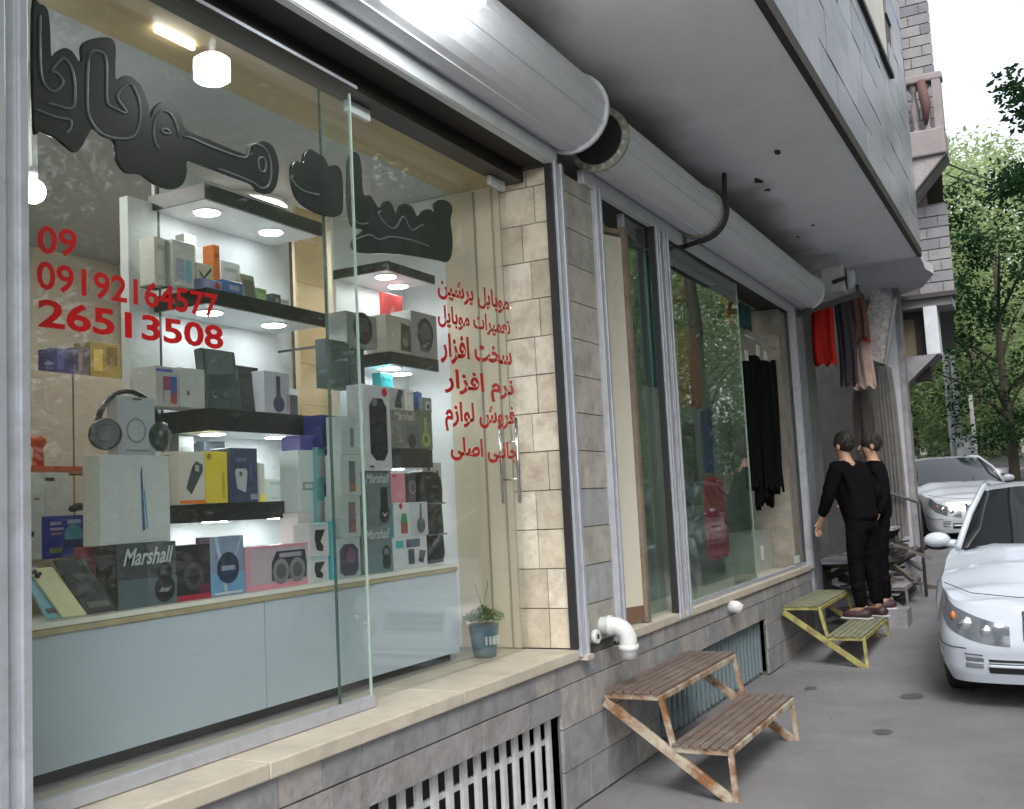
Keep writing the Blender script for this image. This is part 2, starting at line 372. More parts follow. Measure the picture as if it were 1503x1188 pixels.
for (u, v, r) in ((1140, 224, .03), (1112, 266, .045), (1127, 279, .025), (1193, 331, .022), (1171, 348, .018), (818, 82, .03)):
    p = onz(u, v, 3.896); q = [(p.x + r * random.uniform(.4, 1.2) * math.cos(k * .63), p.y + r * random.uniform(.6, 2.4) * math.sin(k * .63)) for k in range(10)]
    s.add([(a, b, 3.899) for a, b in q] + [(a, b, 3.893) for a, b in q], [tuple(range(10, 20))] + [(k, (k + 1) % 10, (k + 1) % 10 + 10, k + 10) for k in range(10)])
s.build('plaster_chips', M_DARK, B)
M_FACE = [mat('facade_marble_%d' % i, c, .35, var=.22, scale=2.2, stretch=(1, .6, 2.2), dirt=(.15, .16, .20), dirt_amt=.6, dirt_scale=3, bump=.08) for i, c in enumerate([(.18, .185, .215), (.15, .16, .19), (.215, .215, .24)])]
s = MB(); s.box((-.25, -1.5, 3.97), (1.115, Y_END - .02, 14)); s.build('upper_wall', M_MORT, B)
z = 3.978; ri = 0
while z < 8.4:
    y = -1.0 + (.3 if ri % 2 else 0) + 2.5
    while y < Y_END - .02:
        y1 = min(y + .62, Y_END)
        # window opening band above z=5.42 between y 3 and 10.3
        if not (z > 5.35 and y < 10.3): tile((1.118, y, z), (1.14, y1, z + .3), M_FACE, 'facade_stone', gap=.0035, jit=.006)
        y = y1
    z += .3; ri += 1
s = MB(); s.box((1.10, 2, 5.36), (1.17, 10.35, 5.41)); s.build('window_ledge', M_DARK, B)
s = MB(); s.box((1.118, 2, 5.412), (1.130, 10.3, 8.3)); s.build('rendered_panel', mat('cream_render', (.50, .49, .46), .6, var=.15, scale=2), B)
for z in (3.98 + .3 * i for i in range(20)):
    tile((.6, Y_END + .002, z), (1.14, Y_END - .018, z + .3), M_FACE, 'facade_stone', jit=0)

# ---------------------------------------------------------------- roller shutters
def shutter(y0, y1, cx, cz, r, label, gap_l=.0, z_bot=3.25, bar=True, rails=True, rail_w=.11, cap=False):
    t = thing('roller_shutter', label, 'roller shutter', 'roller shutters over the shop fronts', (cx, y0, cz))
    n = 26; s = MB()
    prof = []
    for j in range(n):
        a = 2 * math.pi * j / n; prof.append((r * math.cos(a), r * math.sin(a)))
    L = y1 - y0
    # drum housing of folded sheet with raised lengthwise seams
    ring = []
    for j in range(n):
        a0 = 2 * math.pi * j / n; a1 = 2 * math.pi * (j + 1) / n
        ring.append((r, a0));
        if j % 4 == 0: ring += [(r + .006, a0 + .01), (r + .006, a0 + .05), (r, a0 + .06)]
    pts = [(rr * math.cos(a), rr * math.sin(a)) for rr, a in ring]; k = len(pts)
    s.add([(x, 0, z) for x, z in pts] + [(x, L, z) for x, z in pts], [(j, j + k, (j + 1) % k + k, (j + 1) % k) for j in range(k)], 0, False)
    s.add([(x, 0, z) for x, z in pts], [tuple(range(k))]); s.add([(x, L, z) for x, z in pts], [tuple(range(k))[::-1]])
    s.build('drum_housing', M_SHUT, t)
    # curtain: slats between drum and bottom bar
    c = MB(); zt = cz - r * .35 - cz; zb = z_bot - cz; z = zb + .085; x = -cx
    while z < zt:
        c.box((x - .012, .06, z), (x + .004, L - .06, min(z + .062, zt))); c.box((x - .012, .06, z + .062), (x - .004, L - .06, z + .07)); z += .07
    c.build('slat_curtain', M_SHUT, t)
    b = MB(); b.box((x - .02, .03, zb), (x + .02, L - .03, zb + .08)); b.box((x + .021, .03, zb + .004), (x + .026, L - .03, zb + .014)); b.build('bottom_bar', mat('bottom_bar_paint', (.62, .64, .66), .4, metal=.2, var=.06, dirt=(.3, .29, .28), dirt_amt=.3), t, .004)
    # end cap flange
    e = MB(); rr = r + .018
    for yy in (0, L):
        e = MB(); e.tube([(0, yy - .012, 0), (0, yy + .012, 0)], rr, 28)
        e.build('end_cap', M_SHUT if not cap else mat('ring_zinc', (.33, .33, .27), .55, metal=.4, var=.3, scale=30), t)
    if cap:
        q = MB()
        for i in range(18):
            a = 2 * math.pi * i / 18
            q.box((math.cos(a) * (r - .002) - .008, -.022, math.sin(a) * (r - .002) - .012), (math.cos(a) * (r - .002) + .008, -.0125, math.sin(a) * (r - .002) + .012))
        q.build('rivet', mat('pale_zinc', (.5, .5, .42), .5, metal=.3), t)
        q = MB(); q.disc((0, -.0135, 0), r - .02, 1, 24, t=.003); q.build('end_opening', M_DARK, t)
    return t
def rails(t, ys, z0=.72, z1=3.28):
    for y in ys:
        s = MB(); w_ = .09
        s.box((-.03, y, z0), (.034, y + .012, z1)); s.box((-.03, y + w_ - .012, z0), (.034, y + w_, z1)); s.box((-.03, y + .012, z0), (-.02, y + w_ - .012, z1))
        o = s.build('guide_rail', M_ALU, t); o.matrix_parent_inverse = t.matrix_world.inverted() if False else Matrix.Translation(-Vector(t.location))
def seal(t, y, z0=.76, z1=3.25):
    o = box('rubber_seal', (-.02, y, z0), (.02, y + .022, z1), M_DARK, t); o.matrix_parent_inverse = Matrix.Translation(-Vector(t.location))
def solid_rail(t, y0, y1, z0=.72, z1=3.27, x=.032, m=None):
    s = MB(); s.box((-.03, y0, z0), (x - .012, y1, z1)); s.box((x - .012, y0, z0), (x, y0 + (y1 - y0) * .28, z1)); s.box((x - .012, y1 - (y1 - y0) * .28, z0), (x, y1, z1))
    o = s.build('guide_rail', m or M_ALU, t, .002); o.matrix_parent_inverse = Matrix.Translation(-Vector(t.location))
S1 = shutter(.6, 4.93, .10, 3.53, .20, 'widest grey roller shutter drum above the phone shop window')
solid_rail(S1, 1.60, 1.688); solid_rail(S1, 4.842, 4.945); seal(S1, 4.815)
S2 = shutter(5.22, 7.02, .13, 3.47, .165, 'short middle roller shutter drum with open riveted round end', cap=True)
solid_rail(S2, 5.385, 5.47); solid_rail(S2, 6.40, 6.47); seal(S2, 6.375, .76)
S3 = shutter(7.08, 10.65, .13, 3.47, .165, 'farthest grey roller shutter drum above the clothes window')
solid_rail(S3, 6.56, 6.64); solid_rail(S3, 10.42, 10.50, m=M_ALU); seal(S3, 6.475, .76)
# bent black bracket round the drum between shutter two and three
s = MB(); pts = []
for i in range(11):
    a = math.radians(-95 + 11.5 * i); pts.append((.13 + .205 * math.cos(a), 7.05, 3.47 + .205 * math.sin(a)))
pts = [(-.0, 7.05, 3.245)] + pts + [(pts[-1][0] + .01, 7.05, 3.72)]
s.tube(pts, .022, 8, squash=(1, .8))
tag(s.build('bracket', M_DARK), 'curved black iron bracket hugging the drum between middle and far shutters', 'bracket')
# black bracket under box at far shutter end
s = MB(); s.bar((.02, 10.62, 3.25), (.62, 10.75, 3.40), .03, .06); s.bar((.62, 10.75, 3.38), (.60, 10.8, 3.5), .03)
tag(s.build('iron_arm', M_DARK), 'straight black iron arm below the far shutter end', 'bracket')

# ---------------------------------------------------------------- shop one glass front
W1 = thing('shop_window', 'large frameless glass front of the bright phone shop', 'shop window', None, (-.2, 1.7, .76))
def wpart(o, par): o.parent = par; o.matrix_parent_inverse = Matrix.Translation(-Vector(par.location)); return o
XG1, XG2 = -.175, -.245
wpart(box('glass_pane', (XG1 - .008, 1.715, .79), (XG1, 3.33, 3.19), M_GLASS), W1)
wpart(box('glass_pane', (XG2 - .008, 3.235, .765), (XG2, 4.80, 3.19), M_GLASS), W1)
M_EDGE = mat('glass_edge', (.42, .55, .50), .15, var=.05)
wpart(box('pane_edge', (XG1 - .009, 3.331, .79), (XG1 + .001, 3.337, 3.17), M_EDGE), W1)
wpart(box('pane_edge', (XG2 - .009, 3.227, .765), (XG2 + .001, 3.233, 3.17), mat('glass_edge_dark', (.06, .12, .11), .2)), W1)
s = MB(); s.box((XG1 - .02, 1.715, .757), (XG1 + .012, 3.34, .80)); wpart(s.build('bottom_rail', M_ALU, None, .003), W1)
s = MB(); s.box((XG2 - .03, 1.715, 3.185), (XG1 + .02, 4.84, 3.258)); wpart(s.build('top_track', mat('bronze_track', (.035, .028, .024), .35, metal=.4), None), W1)
s = MB(); s.box((XG1 + .021, 1.715, 3.187), (XG1 + .027, 3.35, 3.199)); wpart(s.build('track_strip', M_ALU), W1)
for y in (3.40, 4.62): wpart(box('clamp', (XG2 - .012, y, 3.135), (XG2 + .012, y + .16, 3.184), mat('clamp_grey', (.55, .58, .58), .3), None, .003), W1)
s = MB()
ys0 = 4.70; xh = XG2 + .045
s.tube([(xh, ys0, 1.50), (xh, ys0, 1.93)], .009, 10)
s.tube([(XG2 - .05, ys0, 1.50), (XG2 - .05, ys0, 1.93)], .009, 10)
for z in (1.62, 1.81): s.tube([(XG2 - .05, ys0, z), (xh, ys0, z)], .006, 8)
wpart(s.build('pull_handle', mat('chrome', (.6, .6, .6), .15, metal=1., var=.03)), W1)
s = MB(); s.tube([(XG1 + .03, 1.727, 1.88), (XG1 + .05, 1.75, 2.03), (XG1 + .045, 1.79, 2.06)], .009, 8)
wpart(s.build('lever', mat('white_plastic', (.7, .72, .68), .3)), W1)

# vinyl lettering ---------------------------------------------------------------
def vinyl_line(body, quad, x, parent, bold=.018, name='text_line'):
    # quad: three photo points (bottom left, bottom right, top left) laid on the pane
    a, b, c = [onx(u, v, x) for u, v in quad]
    s = MB(); U = Vector((0, b.y - a.y, b.z - a.z)); V = Vector((0, 0, c.z - a.z))
    text_into(s, body, (x, a.y, a.z), U, V, bold)
    return wpart(s.build(name, M_RED), parent)
T1 = thing('phone_number_lettering', 'red phone numbers stuck on the left glass pane', 'lettering', None, (XG1, 1.9, 2.1))
XT = XG1 + .002
vinyl_line('09', ((55, 372), (113, 378), (55, 330)), XT, T1, .018)
vinyl_line('09192164577', ((54, 424), (320, 468), (54, 381)), XT, T1, .018)
vinyl_line('26513508', ((56, 480), (328, 514), (56, 437)), XT, T1, .026)
T2 = thing('service_list_lettering', 'six red lines of script lettering on the right glass pane', 'lettering', None, (XG2, 4.4, 2.1))
XT = XG2 + .002
for body, q in (('موبایل پرشین', ((643, 441), (748, 466), (643, 403))), ('تعمیرات موبایل', ((643, 480), (750, 499), (643, 446))),
                ('سخت افزار', ((647, 533), (752, 546), (647, 488))), ('نرم افزار', ((653, 583), (755, 594), (653, 540))),
                ('فروش لوازم', ((654, 633), (757, 637), (654, 588))), ('جانبی اصلی', ((662, 676), (760, 682), (662, 640)))):
    vinyl_line(shape(body), q, XT, T2, .03)

# big bubble sign letters: thick strokes laid on the pane plane ------------------
SG = thing('sign_letters', 'big glossy black bubble letters across the top of the phone shop glass', 'shop sign', None, (-.16, 1.9, 2.7))
M_SL = mat('sign_black', (.028, .031, .031), .24, var=.3, scale=4)
M_SLINE = mat('sign_groove', (.10, .13, .12), .3, var=.1)
def closed_curve(P_, n=4):
    out = []; m = len(P_)
    for i in range(m):
        p0, p1, p2, p3 = P_[i - 1], P_[i], P_[(i + 1) % m], P_[(i + 2) % m]
        for k in range(n):
            t = k / n; out.append(tuple(.5 * (2 * b + (c - a) * t + (2 * a - 5 * b + 4 * c - d) * t * t + (-a + 3 * b - 3 * c + d) * t ** 3) for a, b, c, d in zip(p0, p1, p2, p3)))
    return out
def sign_word(outline, grooves, x):
    pts = [onx(u, v, x) for u, v in closed_curve(outline)]; n = len(pts); s = MB()
    if sum(a.y * b.z - b.y * a.z for a, b in zip(pts, pts[1:] + pts[:1])) < 0: pts = pts[::-1]
    s.add([(x + .001, p.y, p.z) for p in pts] + [(x + .014, p.y, p.z) for p in pts], [tuple(range(n - 1, -1, -1)), tuple(range(n, 2 * n))] + [(i, (i + 1) % n, (i + 1) % n + n, i + n) for i in range(n)])
    w = wpart(s.build('word', M_SL, None, .003, 2), SG)
    for g in grooves:
        cl = g[-1] == 'c'; g2 = closed_curve(g[:-1]) if cl else closed_curve(g)[:-7]
        q = [onx(u, v, x + .0145) for u, v in g2]
        if cl: q.append(q[0])
        s = MB(); s.tube(q, .0045, 6); wpart(s.build('outline_groove', M_SLINE), SG)
xs_ = XG1 + .001
sign_word([(44, 14), (54, 8), (65, 16), (69, 45), (71, 84), (80, 77), (91, 72), (102, 78), (112, 93), (116, 88), (115, 72), (122, 62), (140, 57), (158, 58), (165, 70), (165, 95), (166, 118), (178, 113), (190, 116), (204, 130), (212, 152), (216, 174), (222, 160), (233, 151), (246, 153), (260, 168), (269, 192), (300, 205), (340, 222), (363, 228), (369, 213), (381, 208), (396, 216), (405, 242), (402, 272), (391, 286), (375, 282), (366, 272), (330, 258), (298, 246), (271, 238), (270, 255), (263, 273), (246, 279), (224, 272), (204, 258), (182, 255), (168, 238), (166, 220), (163, 208), (146, 200), (133, 190), (124, 200), (116, 216), (106, 225), (94, 217), (76, 203), (56, 194), (45, 184)],
    [[(131, 82), (128, 140), (132, 175), (150, 197), (176, 204), (195, 201), (204, 184), (206, 160), (200, 137), (189, 123), (172, 142), (186, 166), (166, 158), (157, 148), (156, 90), (146, 76), 'c'],
     [(250, 196), (244, 190), (237, 190), (241, 196), 'c'], [(262, 200), (252, 170), (238, 163), (228, 175), (226, 200), (234, 220), (252, 229)],
     [(270, 201), (310, 216), (358, 232), (364, 216), (377, 212), (391, 222), (398, 246), (394, 272), (382, 276), (368, 267), (320, 248), (275, 233)], [(386, 232), (379, 234), (381, 250), (388, 252), (390, 240), 'c'],
     [(58, 22), (58, 80), (62, 118), (78, 135), (92, 122), (84, 108), (76, 104), (92, 86), (106, 104), (110, 140), (104, 160), (70, 152), (52, 156)], [(52, 162), (80, 172), (104, 178), (96, 196), (66, 184)]], xs_)
sign_word([(424, 245), (431, 237), (440, 240), (443, 226), (452, 220), (463, 227), (472, 232), (479, 245), (487, 243), (495, 248), (499, 262), (500, 300), (497, 315), (484, 320), (465, 315), (445, 305), (431, 290), (424, 266)], [[(430, 258), (440, 278), (468, 286), (486, 280)]], xs_)
xs_ = XG2 + .001
sign_word([(508, 236), (515, 224), (523, 229), (527, 246), (530, 285), (540, 288), (550, 303), (556, 306), (560, 298), (567, 296), (573, 303), (578, 316), (584, 303), (592, 300), (602, 305), (610, 319), (618, 310), (628, 308), (637, 314), (634, 302), (642, 294), (655, 297), (661, 308), (658, 325), (661, 350), (660, 372), (654, 385), (640, 383), (600, 376), (560, 373), (535, 373), (518, 369), (513, 358), (520, 347), (531, 338), (514, 333), (507, 300), (507, 262)],
    [[(516, 240), (518, 290), (522, 325), (540, 328), (552, 320)], [(522, 360), (540, 345), (556, 352), (572, 348), (600, 352), (630, 362), (650, 368)], [(560, 310), (566, 330), (580, 335), (592, 318), (604, 338), (622, 330), (640, 340)]], xs_)

# ---------------------------------------------------------------- shop one furniture
CT = thing('display_counter', 'long grey green display counter behind the phone shop glass', 'counter', None, (-.43, 2, .76))
CX0 = -.43
wpart(box('front_panel', (CX0 - .02, 1.75, .80), (CX0, 3.03, 1.185), M_PANEL), CT)
wpart(box('front_panel', (CX0 - .02, 3.036, .80), (CX0, 4.425, 1.185), M_PANEL), CT)
wpart(box('plinth', (CX0 - .1, 1.75, .757), (CX0 - .05, 4.42, .80), M_DARK), CT)
wpart(box('ledge_trim', (CX0 - .02, 1.74, 1.187), (CX0 + .006, 4.43, 1.205), M_TRIMW), CT)
wpart(box('counter_top', (-.98, 1.74, 1.207), (CX0 + .008, 4.43, 1.222), mat('white_top', (.7, .7, .64), .35, var=.05)), CT)
wpart(box('side_panel', (-.98, 4.40, .80), (CX0 - .022, 4.425, 1.185), M_PANEL), CT)
ZC = 1.223

def downlight(par, c, r=.05):
    s = MB(); s.tube([(c[0], c[1], c[2]), (c[0], c[1], c[2] - .004)], r * 1.25, 20); f = wpart(s.build('downlight_rim', M_WHITEP), par)
    s = MB(); s.tube([(c[0], c[1], c[2] - .0045), (c[0], c[1], c[2] - .0065)], r, 20); o = s.build('lamp_disc', M_LED); o.parent = f
    o.matrix_parent_inverse = Matrix.Translation(-Vector(par.location)) if False else Matrix()
    # parent chain has identity matrices below the thing
    return f
SH1 = thing('shelf_unit', 'left white lit shelf tower with black shelf fronts in the phone shop', 'shelf unit', 'lit shelf towers', (-.9, 3.06, ZC))
wpart(box('back_panel', (-1.03, 3.10, 1.223), (-1.01, 3.955, 2.99), M_WHITEP), SH1)
wpart(box('side_board', (-1.03, 2.93, 1.223), (-.985, 3.085, 2.80), mat('white_side_board', (.55, .58, .56), .5, var=.03)), SH1)
wpart(box('edge_strip', (-1.0, 3.088, 1.223), (-.985, 3.098, 2.95), M_DARK), SH1)
wpart(box('edge_strip', (-1.005, 3.945, 1.223), (-.995, 3.955, 2.95), mat('brown_strip', (.12, .08, .04), .5)), SH1)
def shelf(par, y0, y1, xf, xb, z0, z1, lamps=()):
    s = MB(); s.box((xf - .015, y0, z0), (xf, y1, z1)); s.box((xb, y0, z0), (xf - .0152, y0 + .015, z1))
    f = wpart(s.build('shelf_front', M_BLACKP), par)
    s = MB(); s.box((xb, y0 + .0152, z0 + .004), (xf - .0152, y1, z1 - .002)); b = wpart(s.build('shelf_board', M_WHITEP), par)
    for (x, y) in lamps: downlight(par, (x, y, z0 + .0035))
for z0, z1, lm in ((2.770, 2.832, 1), (2.345, 2.408, 1), (1.842, 1.930, 1), (1.487, 1.558, 1)):
    shelf(SH1, 3.06, 3.815, -.70, -1.009, z0, z1, ((-.84, 3.22), (-.84, 3.62)) if lm else ())
SH2 = thing('shelf_unit', 'right white lit shelf tower with black shelf fronts beside the lettered pane', 'shelf unit', 'lit shelf towers', (-.8, 4.2, ZC))
wpart(box('back_panel', (-.95, 4.21, 1.223), (-.93, 4.845, 3.0), M_WHITEP), SH2)
for z0, z1 in ((2.665, 2.71), (2.20, 2.262), (1.70, 1.79)):
    if z0 > 2: shelf(SH2, 4.19, 4.63, -.60, -.929, z0, z1, ((-.70, 4.32), (-.78, 4.55)))
    else: shelf(SH2, 4.24, 4.53, -.60, -.929, z0, z1, ((-.75, 4.4),))
# wood wall strip between the towers
WP = thing('wood_panel', 'yellow wood wall panel between the two shelf towers', 'panel', None, (-1.0, 4, ZC))
zz = 1.223
while zz < 3.0:
    wpart(box('board', (-.985, 3.962, zz), (-.97, 4.20, min(zz + .2, 3.0) - .004), M_WOOD), WP); zz += .2
# cream cabinets deep left
CB = thing('tall_cabinet', 'cream two door cabinet at the back left of the phone shop', 'cabinet', None, (-2.2, 3.4, .76))
M_CAB = mat('cream_cabinet', (.50, .43, .35), .5, var=.04)
wpart(box('carcass', (-2.5, 3.02, .757), (-2.02, 4.1, 2.23), M_CAB), CB)
wpart(box('door', (-2.019, 3.02, 1.78), (-2.0, 3.500, 2.235), M_CAB), CB); wpart(box('door', (-2.019, 3.512, 1.78), (-2.0, 4.1, 2.235), M_CAB), CB)
wpart(box('shadow_gap', (-2.0205, 3.02, 1.74), (-2.005, 4.1, 1.775), M_DARK), CB)
wpart(box('door', (-2.019, 3.02, .9), (-2.0, 3.500, 1.74), M_CAB), CB); wpart(box('door', (-2.019, 3.512, .9), (-2.0, 4.1, 1.74), M_CAB), CB)
RS = tag(box('riser_shelf', (-1.0, 1.80, ZC), (-.72, 2.62, 1.395), mat('olive_riser', (.30, .26, .15), .5)), 'low olive riser box on the counter at far left', 'riser')

# ---------------------------------------------------------------- products
BLK = (.015, .017, .02); DGR = (.05, .065, .07); WHT = (.68, .70, .69); SIL = (.30, .32, .34); RED = (.45, .02, .03); PNK = (.62, .25, .32)
TEAL = (.05, .38, .42); BLU = (.03, .04, .30); SKY = (.15, .32, .52); YEL = (.72, .58, .05); ORG = (.75, .20, .03); GRN = (.12, .32, .08); CRM = (.56, .56, .48)
def art_on(s, arts, x, y0, y1, z0, z1, mats):
    W_ = y1 - y0; H_ = z1 - z0; lay = 0
    def mi(c):
        m = flat(c, .3)
        if m not in mats: mats.append(m)
        return mats.index(m)
    for a in arts:
        lay += 1; xx = x + .0006 * lay; k = a[0]
        def P(u, v): return (xx, y0 + u * W_, z0 + v * H_)
        if k == 'r': _, a0, b0, a1, b1, c = a; s.add([P(a0, b0), P(a1, b0), P(a1, b1), P(a0, b1)], [(0, 1, 2, 3)], mi(c))
        elif k == 'p': _, pts, c = a; s.add([P(*p) for p in pts], [tuple(range(len(pts)))], mi(c))
        elif k == 'c':
            _, ca, cb, r, c = a; n = 18; s.add([(xx, y0 + ca * W_ + r * W_ * math.cos(2 * math.pi * i / n), z0 + cb * H_ + r * W_ * math.sin(2 * math.pi * i / n)) for i in range(n)], [tuple(range(n))], mi(c))
        elif k == 'o':
            _, ca, cb, r, t, c = a; n = 20; v = []
            for rr in (r, r - t): v += [(xx, y0 + ca * W_ + rr * W_ * math.cos(2 * math.pi * i / n), z0 + cb * H_ + rr * W_ * math.sin(2 * math.pi * i / n)) for i in range(n)]
            s.add(v, [(i, (i + 1) % n, (i + 1) % n + n, i + n) for i in range(n)], mi(c))
        elif k == 't':
            _, a0, b0, a1, b1, txt, c = a; sh = .07 if txt == 'Marshall' else 0; p = P(a0, b0); q = P(a1 - sh, b0); r = P(a0 + sh, b1)
            text_into(s, txt, p, Vector(q) - Vector(p), Vector(r) - Vector(p), .02, mi(c))
def carton(u0, u1, vt, x, zb, dep, col, label, arts=(), name='product_box', cat='box', side=None, group=None, tilt=0, vb=None, bev=.0015):
    vm = (vt + 700) / 2
    a = onx(u0, vt, x); b = onx(u1, vt, x); y0, y1 = a.y, b.y; zt = (a.z + b.z) / 2
    if zt < zb + .02: zt = zb + .06
    t = thing(name, label, cat, group, (x, y0, zb))
    W_, H_ = y1 - y0, zt - zb
    s = MB(); s.box((-dep, 0, 0), (0, W_, H_)); mats = [flat(col)]
    if side: mats.append(flat(side)); s.mi[2] = 1
    s.build('carton', mats, t, bev, 1)
    if not arts: arts = [('r', .15, .12, .6, .15, tuple(c * .55 for c in col)), ('r', .15, .18, .5, .20, tuple(c * .55 for c in col)), ('r', .15, .75, .85, .84, tuple(c * .7 for c in col))]
    if arts:
        s = MB(); ms = []; art_on(s, arts, .0008, 0, W_, 0, H_, ms); s.build('front_print', ms, t)
    t.rotation_euler = (0, tilt, 0)
    t['top'] = zt
    return t
def top_of(t): return t['top'] + .001
# --- front row on the counter
XF = -.475
mbox = carton(172, 258, 797, XF, ZC, .10, DGR, 'dark headphone box lettered Marshall under the tall white box', [('r', 0, .0, 1, .45, (.09, .13, .14)), ('t', .08, .66, .95, .93, 'Marshall', (.45, .5, .5)), ('c', .78, .25, .18, BLK), ('o', .78, .52, .13, .05, BLK), ('t', .66, .2, .9, .28, 'Marshall', (.4, .42, .42))], side=(.02, .02, .022))
ip = carton(146, 248, 668, -.49, top_of(mbox), .08, (.46, .50, .50), 'tall white tablet box with a blue slanting edge picture', [('p', [(.58, .14), (.62, .14), (.60, .50), (.585, .88), (.56, .80)], (.03, .12, .22)), ('p', [(.66, .16), (.64, .16), (.60, .60), (.62, .60)], (.03, .3, .45))], side=(.6, .62, .56))
ap = carton(172, 227, 583, -.50, top_of(ip), .05, (.36, .40, .42), 'small pale grey box with a ring picture inside headphones', [('o', .48, .42, .26, .035, (.16, .18, .2)), ('r', .2, .06, .8, .09, (.2, .22, .24)), ('r', .38, .95, .62, .98, (.12, .12, .12))], side=(.5, .5, .48))
carton(258, 308, 800, XF, ZC, .08, (.02, .018, .022), 'black speaker box with a red bottom edge beside the lettered box', [('r', 0, 0, 1, .10, (.35, .02, .05)), ('c', .5, .42, .3, (.06, .06, .065)), ('c', .5, .42, .15, (.015, .015, .02)), ('r', .62, .1, .95, .28, (.13, .02, .06))])
carton(308, 357, 787, XF, ZC, .07, (.20, .26, .38), 'blue smartwatch box with pale light streaks', [('r', 0, 0, 1, .38, SKY), ('p', [(.1, 1), (.2, 1), (.5, 0), (.4, 0)], (.35, .45, .55)), ('p', [(.9, 1), (.95, 1), (.55, .3), (.5, .3)], (.35, .42, .55)), ('c', .5, .46, .33, (.02, .03, .07)), ('r', .3, .42, .7, .50, (.25, .3, .4)), ('r', .08, .02, .9, .06, (.5, .55, .6))], side=(.12, .1, .14))
carton(360, 453, 800, XF, ZC, .12, (.42, .36, .42), 'pink and grey box picturing a portable twin speaker radio', [('r', 0, 0, 1, .12, PNK), ('r', 0, .95, 1, 1, PNK), ('r', 0, 0, .05, 1, PNK), ('p', [(.38, .18), (.93, .18), (.95, .5), (.92, .85), (.46, .85), (.38, .6)], (.03, .035, .05)), ('r', .5, .70, .86, .80, (.3, .28, .33)), ('c', .52, .38, .13, (.2, .2, .22)), ('c', .52, .38, .08, (.09, .09, .09)), ('c', .78, .38, .13, (.2, .2, .22)), ('c', .78, .38, .08, (.09, .09, .09))])
mic = [('p', [(.35, .2), (.65, .15), (.7, .3), (.55, .45), (.8, .8), (.3, .8), (.25, .55)], BLK), ('r', .1, .9, .9, .96, (.3, .5, .55))]
mA = carton(453, 482, 818, XF + .01, ZC, .08, (.50, .53, .54), 'lower white accessory box of the pair beside the pink radio box', mic, group='paired white accessory boxes')
carton(453, 482, 768, XF + .01, top_of(mA), .08, (.48, .50, .50), 'upper white accessory box of the pair beside the pink radio box', mic, group='paired white accessory boxes')
carton(483, 493, 765, XF - .01, ZC, .10, TEAL, 'narrow teal box between the white pair and the grey box', [('r', .2, .1, .8, .9, (.1, .5, .6))])
# speakers stack
g1 = carton(493, 528, 790, XF, ZC, .10, (.36, .42, .44), 'grey box picturing a round violet speaker, bottom of its stack', [('p', [(.12, .15), (.3, .05), (.75, .05), (.9, .2), (.9, .7), (.7, .85), (.3, .85), (.12, .7)], (.04, .04, .08)), ('c', .58, .55, .2, (.16, .06, .12))])
g2 = carton(498, 528, 728, XF, top_of(g1), .08, (.36, .42, .42), 'grey box picturing a reddish tube speaker, second in its stack', [('r', .4, .12, .75, .85, (.16, .10, .10)), ('r', .45, .12, .7, .35, (.25, .1, .08))])
g3 = carton(499, 528, 668, XF, top_of(g2), .08, (.40, .46, .46), 'grey box picturing a dark bottle speaker, third in its stack', [('r', .4, .1, .72, .85, (.10, .11, .12)), ('r', .42, .1, .7, .3, (.28, .12, .05))])
carton(500, 529, 612, XF, top_of(g3), .08, (.38, .45, .46), 'plain grey green box topping the speaker box stack', [('r', .42, .2, .6, .7, (.14, .16, .16))])
ml = carton(531, 574, 772, XF - .01, ZC, .12, (.13, .18, .19), 'lower dark box lettered Marshall right of the pane edge', [('t', .08, .72, .95, .93, 'Marshall', (.42, .46, .46)), ('r', 0, .0, 1, .55, (.12, .18, .19)), ('c', .78, .22, .15, BLK), ('o', .78, .42, .14, .05, BLK)])
mu = carton(531, 573, 692, XF - .02, top_of(ml), .12, (.12, .16, .17), 'upper dark box lettered Marshall right of the pane edge', [('t', .1, .78, .95, .96, 'Marshall', (.42, .46, .46)), ('c', .72, .2, .18, BLK), ('r', .6, .3, .84, .7, BLK), ('p', [(.6, .25), (.72, .19), (.84, .25), (.72, .15)], (.5, .5, .5))])
wl = carton(532, 571, 566, XF - .01, top_of(mu), .09, (.46, .48, .50), 'tall pale box with an oval black speaker picture', [('p', [(.2, .2), (.4, .12), (.7, .12), (.85, .22), (.85, .75), (.7, .85), (.35, .85), (.2, .75)], (.02, .022, .03)), ('c', .8, .93, .1, RED), ('c', .4, .80, .1, (.15, .16, .17)), ('r', .15, .04, .3, .06, BLK)])
x2 = XF - .09
tl = carton(576, 626, 788, XF - .03, ZC, .09, (.52, .56, .60), 'white accessory box with watch and dock pictures, bottom of its pile', [('r', .08, .66, .3, .9, TEAL), ('r', .38, .66, .78, .92, (.05, .08, .14)), ('r', .42, .12, .60, .6, (.03, .05, .09)), ('p', [(.72, .2), (.85, .1), (.95, .5), (.75, .55)], BLK)], side=(.3, .35, .5))
carton(577, 602, 738, XF - .03, top_of(tl), .08, (.50, .54, .57), 'white box with a green bottle speaker picture', [('r', .38, .1, .78, .5, (.25, .06, .03)), ('p', [(.38, .4), (.78, .4), (.72, .68), (.44, .68)], (.05, .25, .12)), ('c', .4, .9, .1, RED)], side=TEAL)
carton(603, 627, 737, XF - .03, top_of(tl), .08, (.42, .46, .50), 'white box with a dark hanging loop picture', [('c', .55, .3, .25, (.05, .09, .09)), ('r', .5, .4, .6, .95, (.05, .07, .08))])
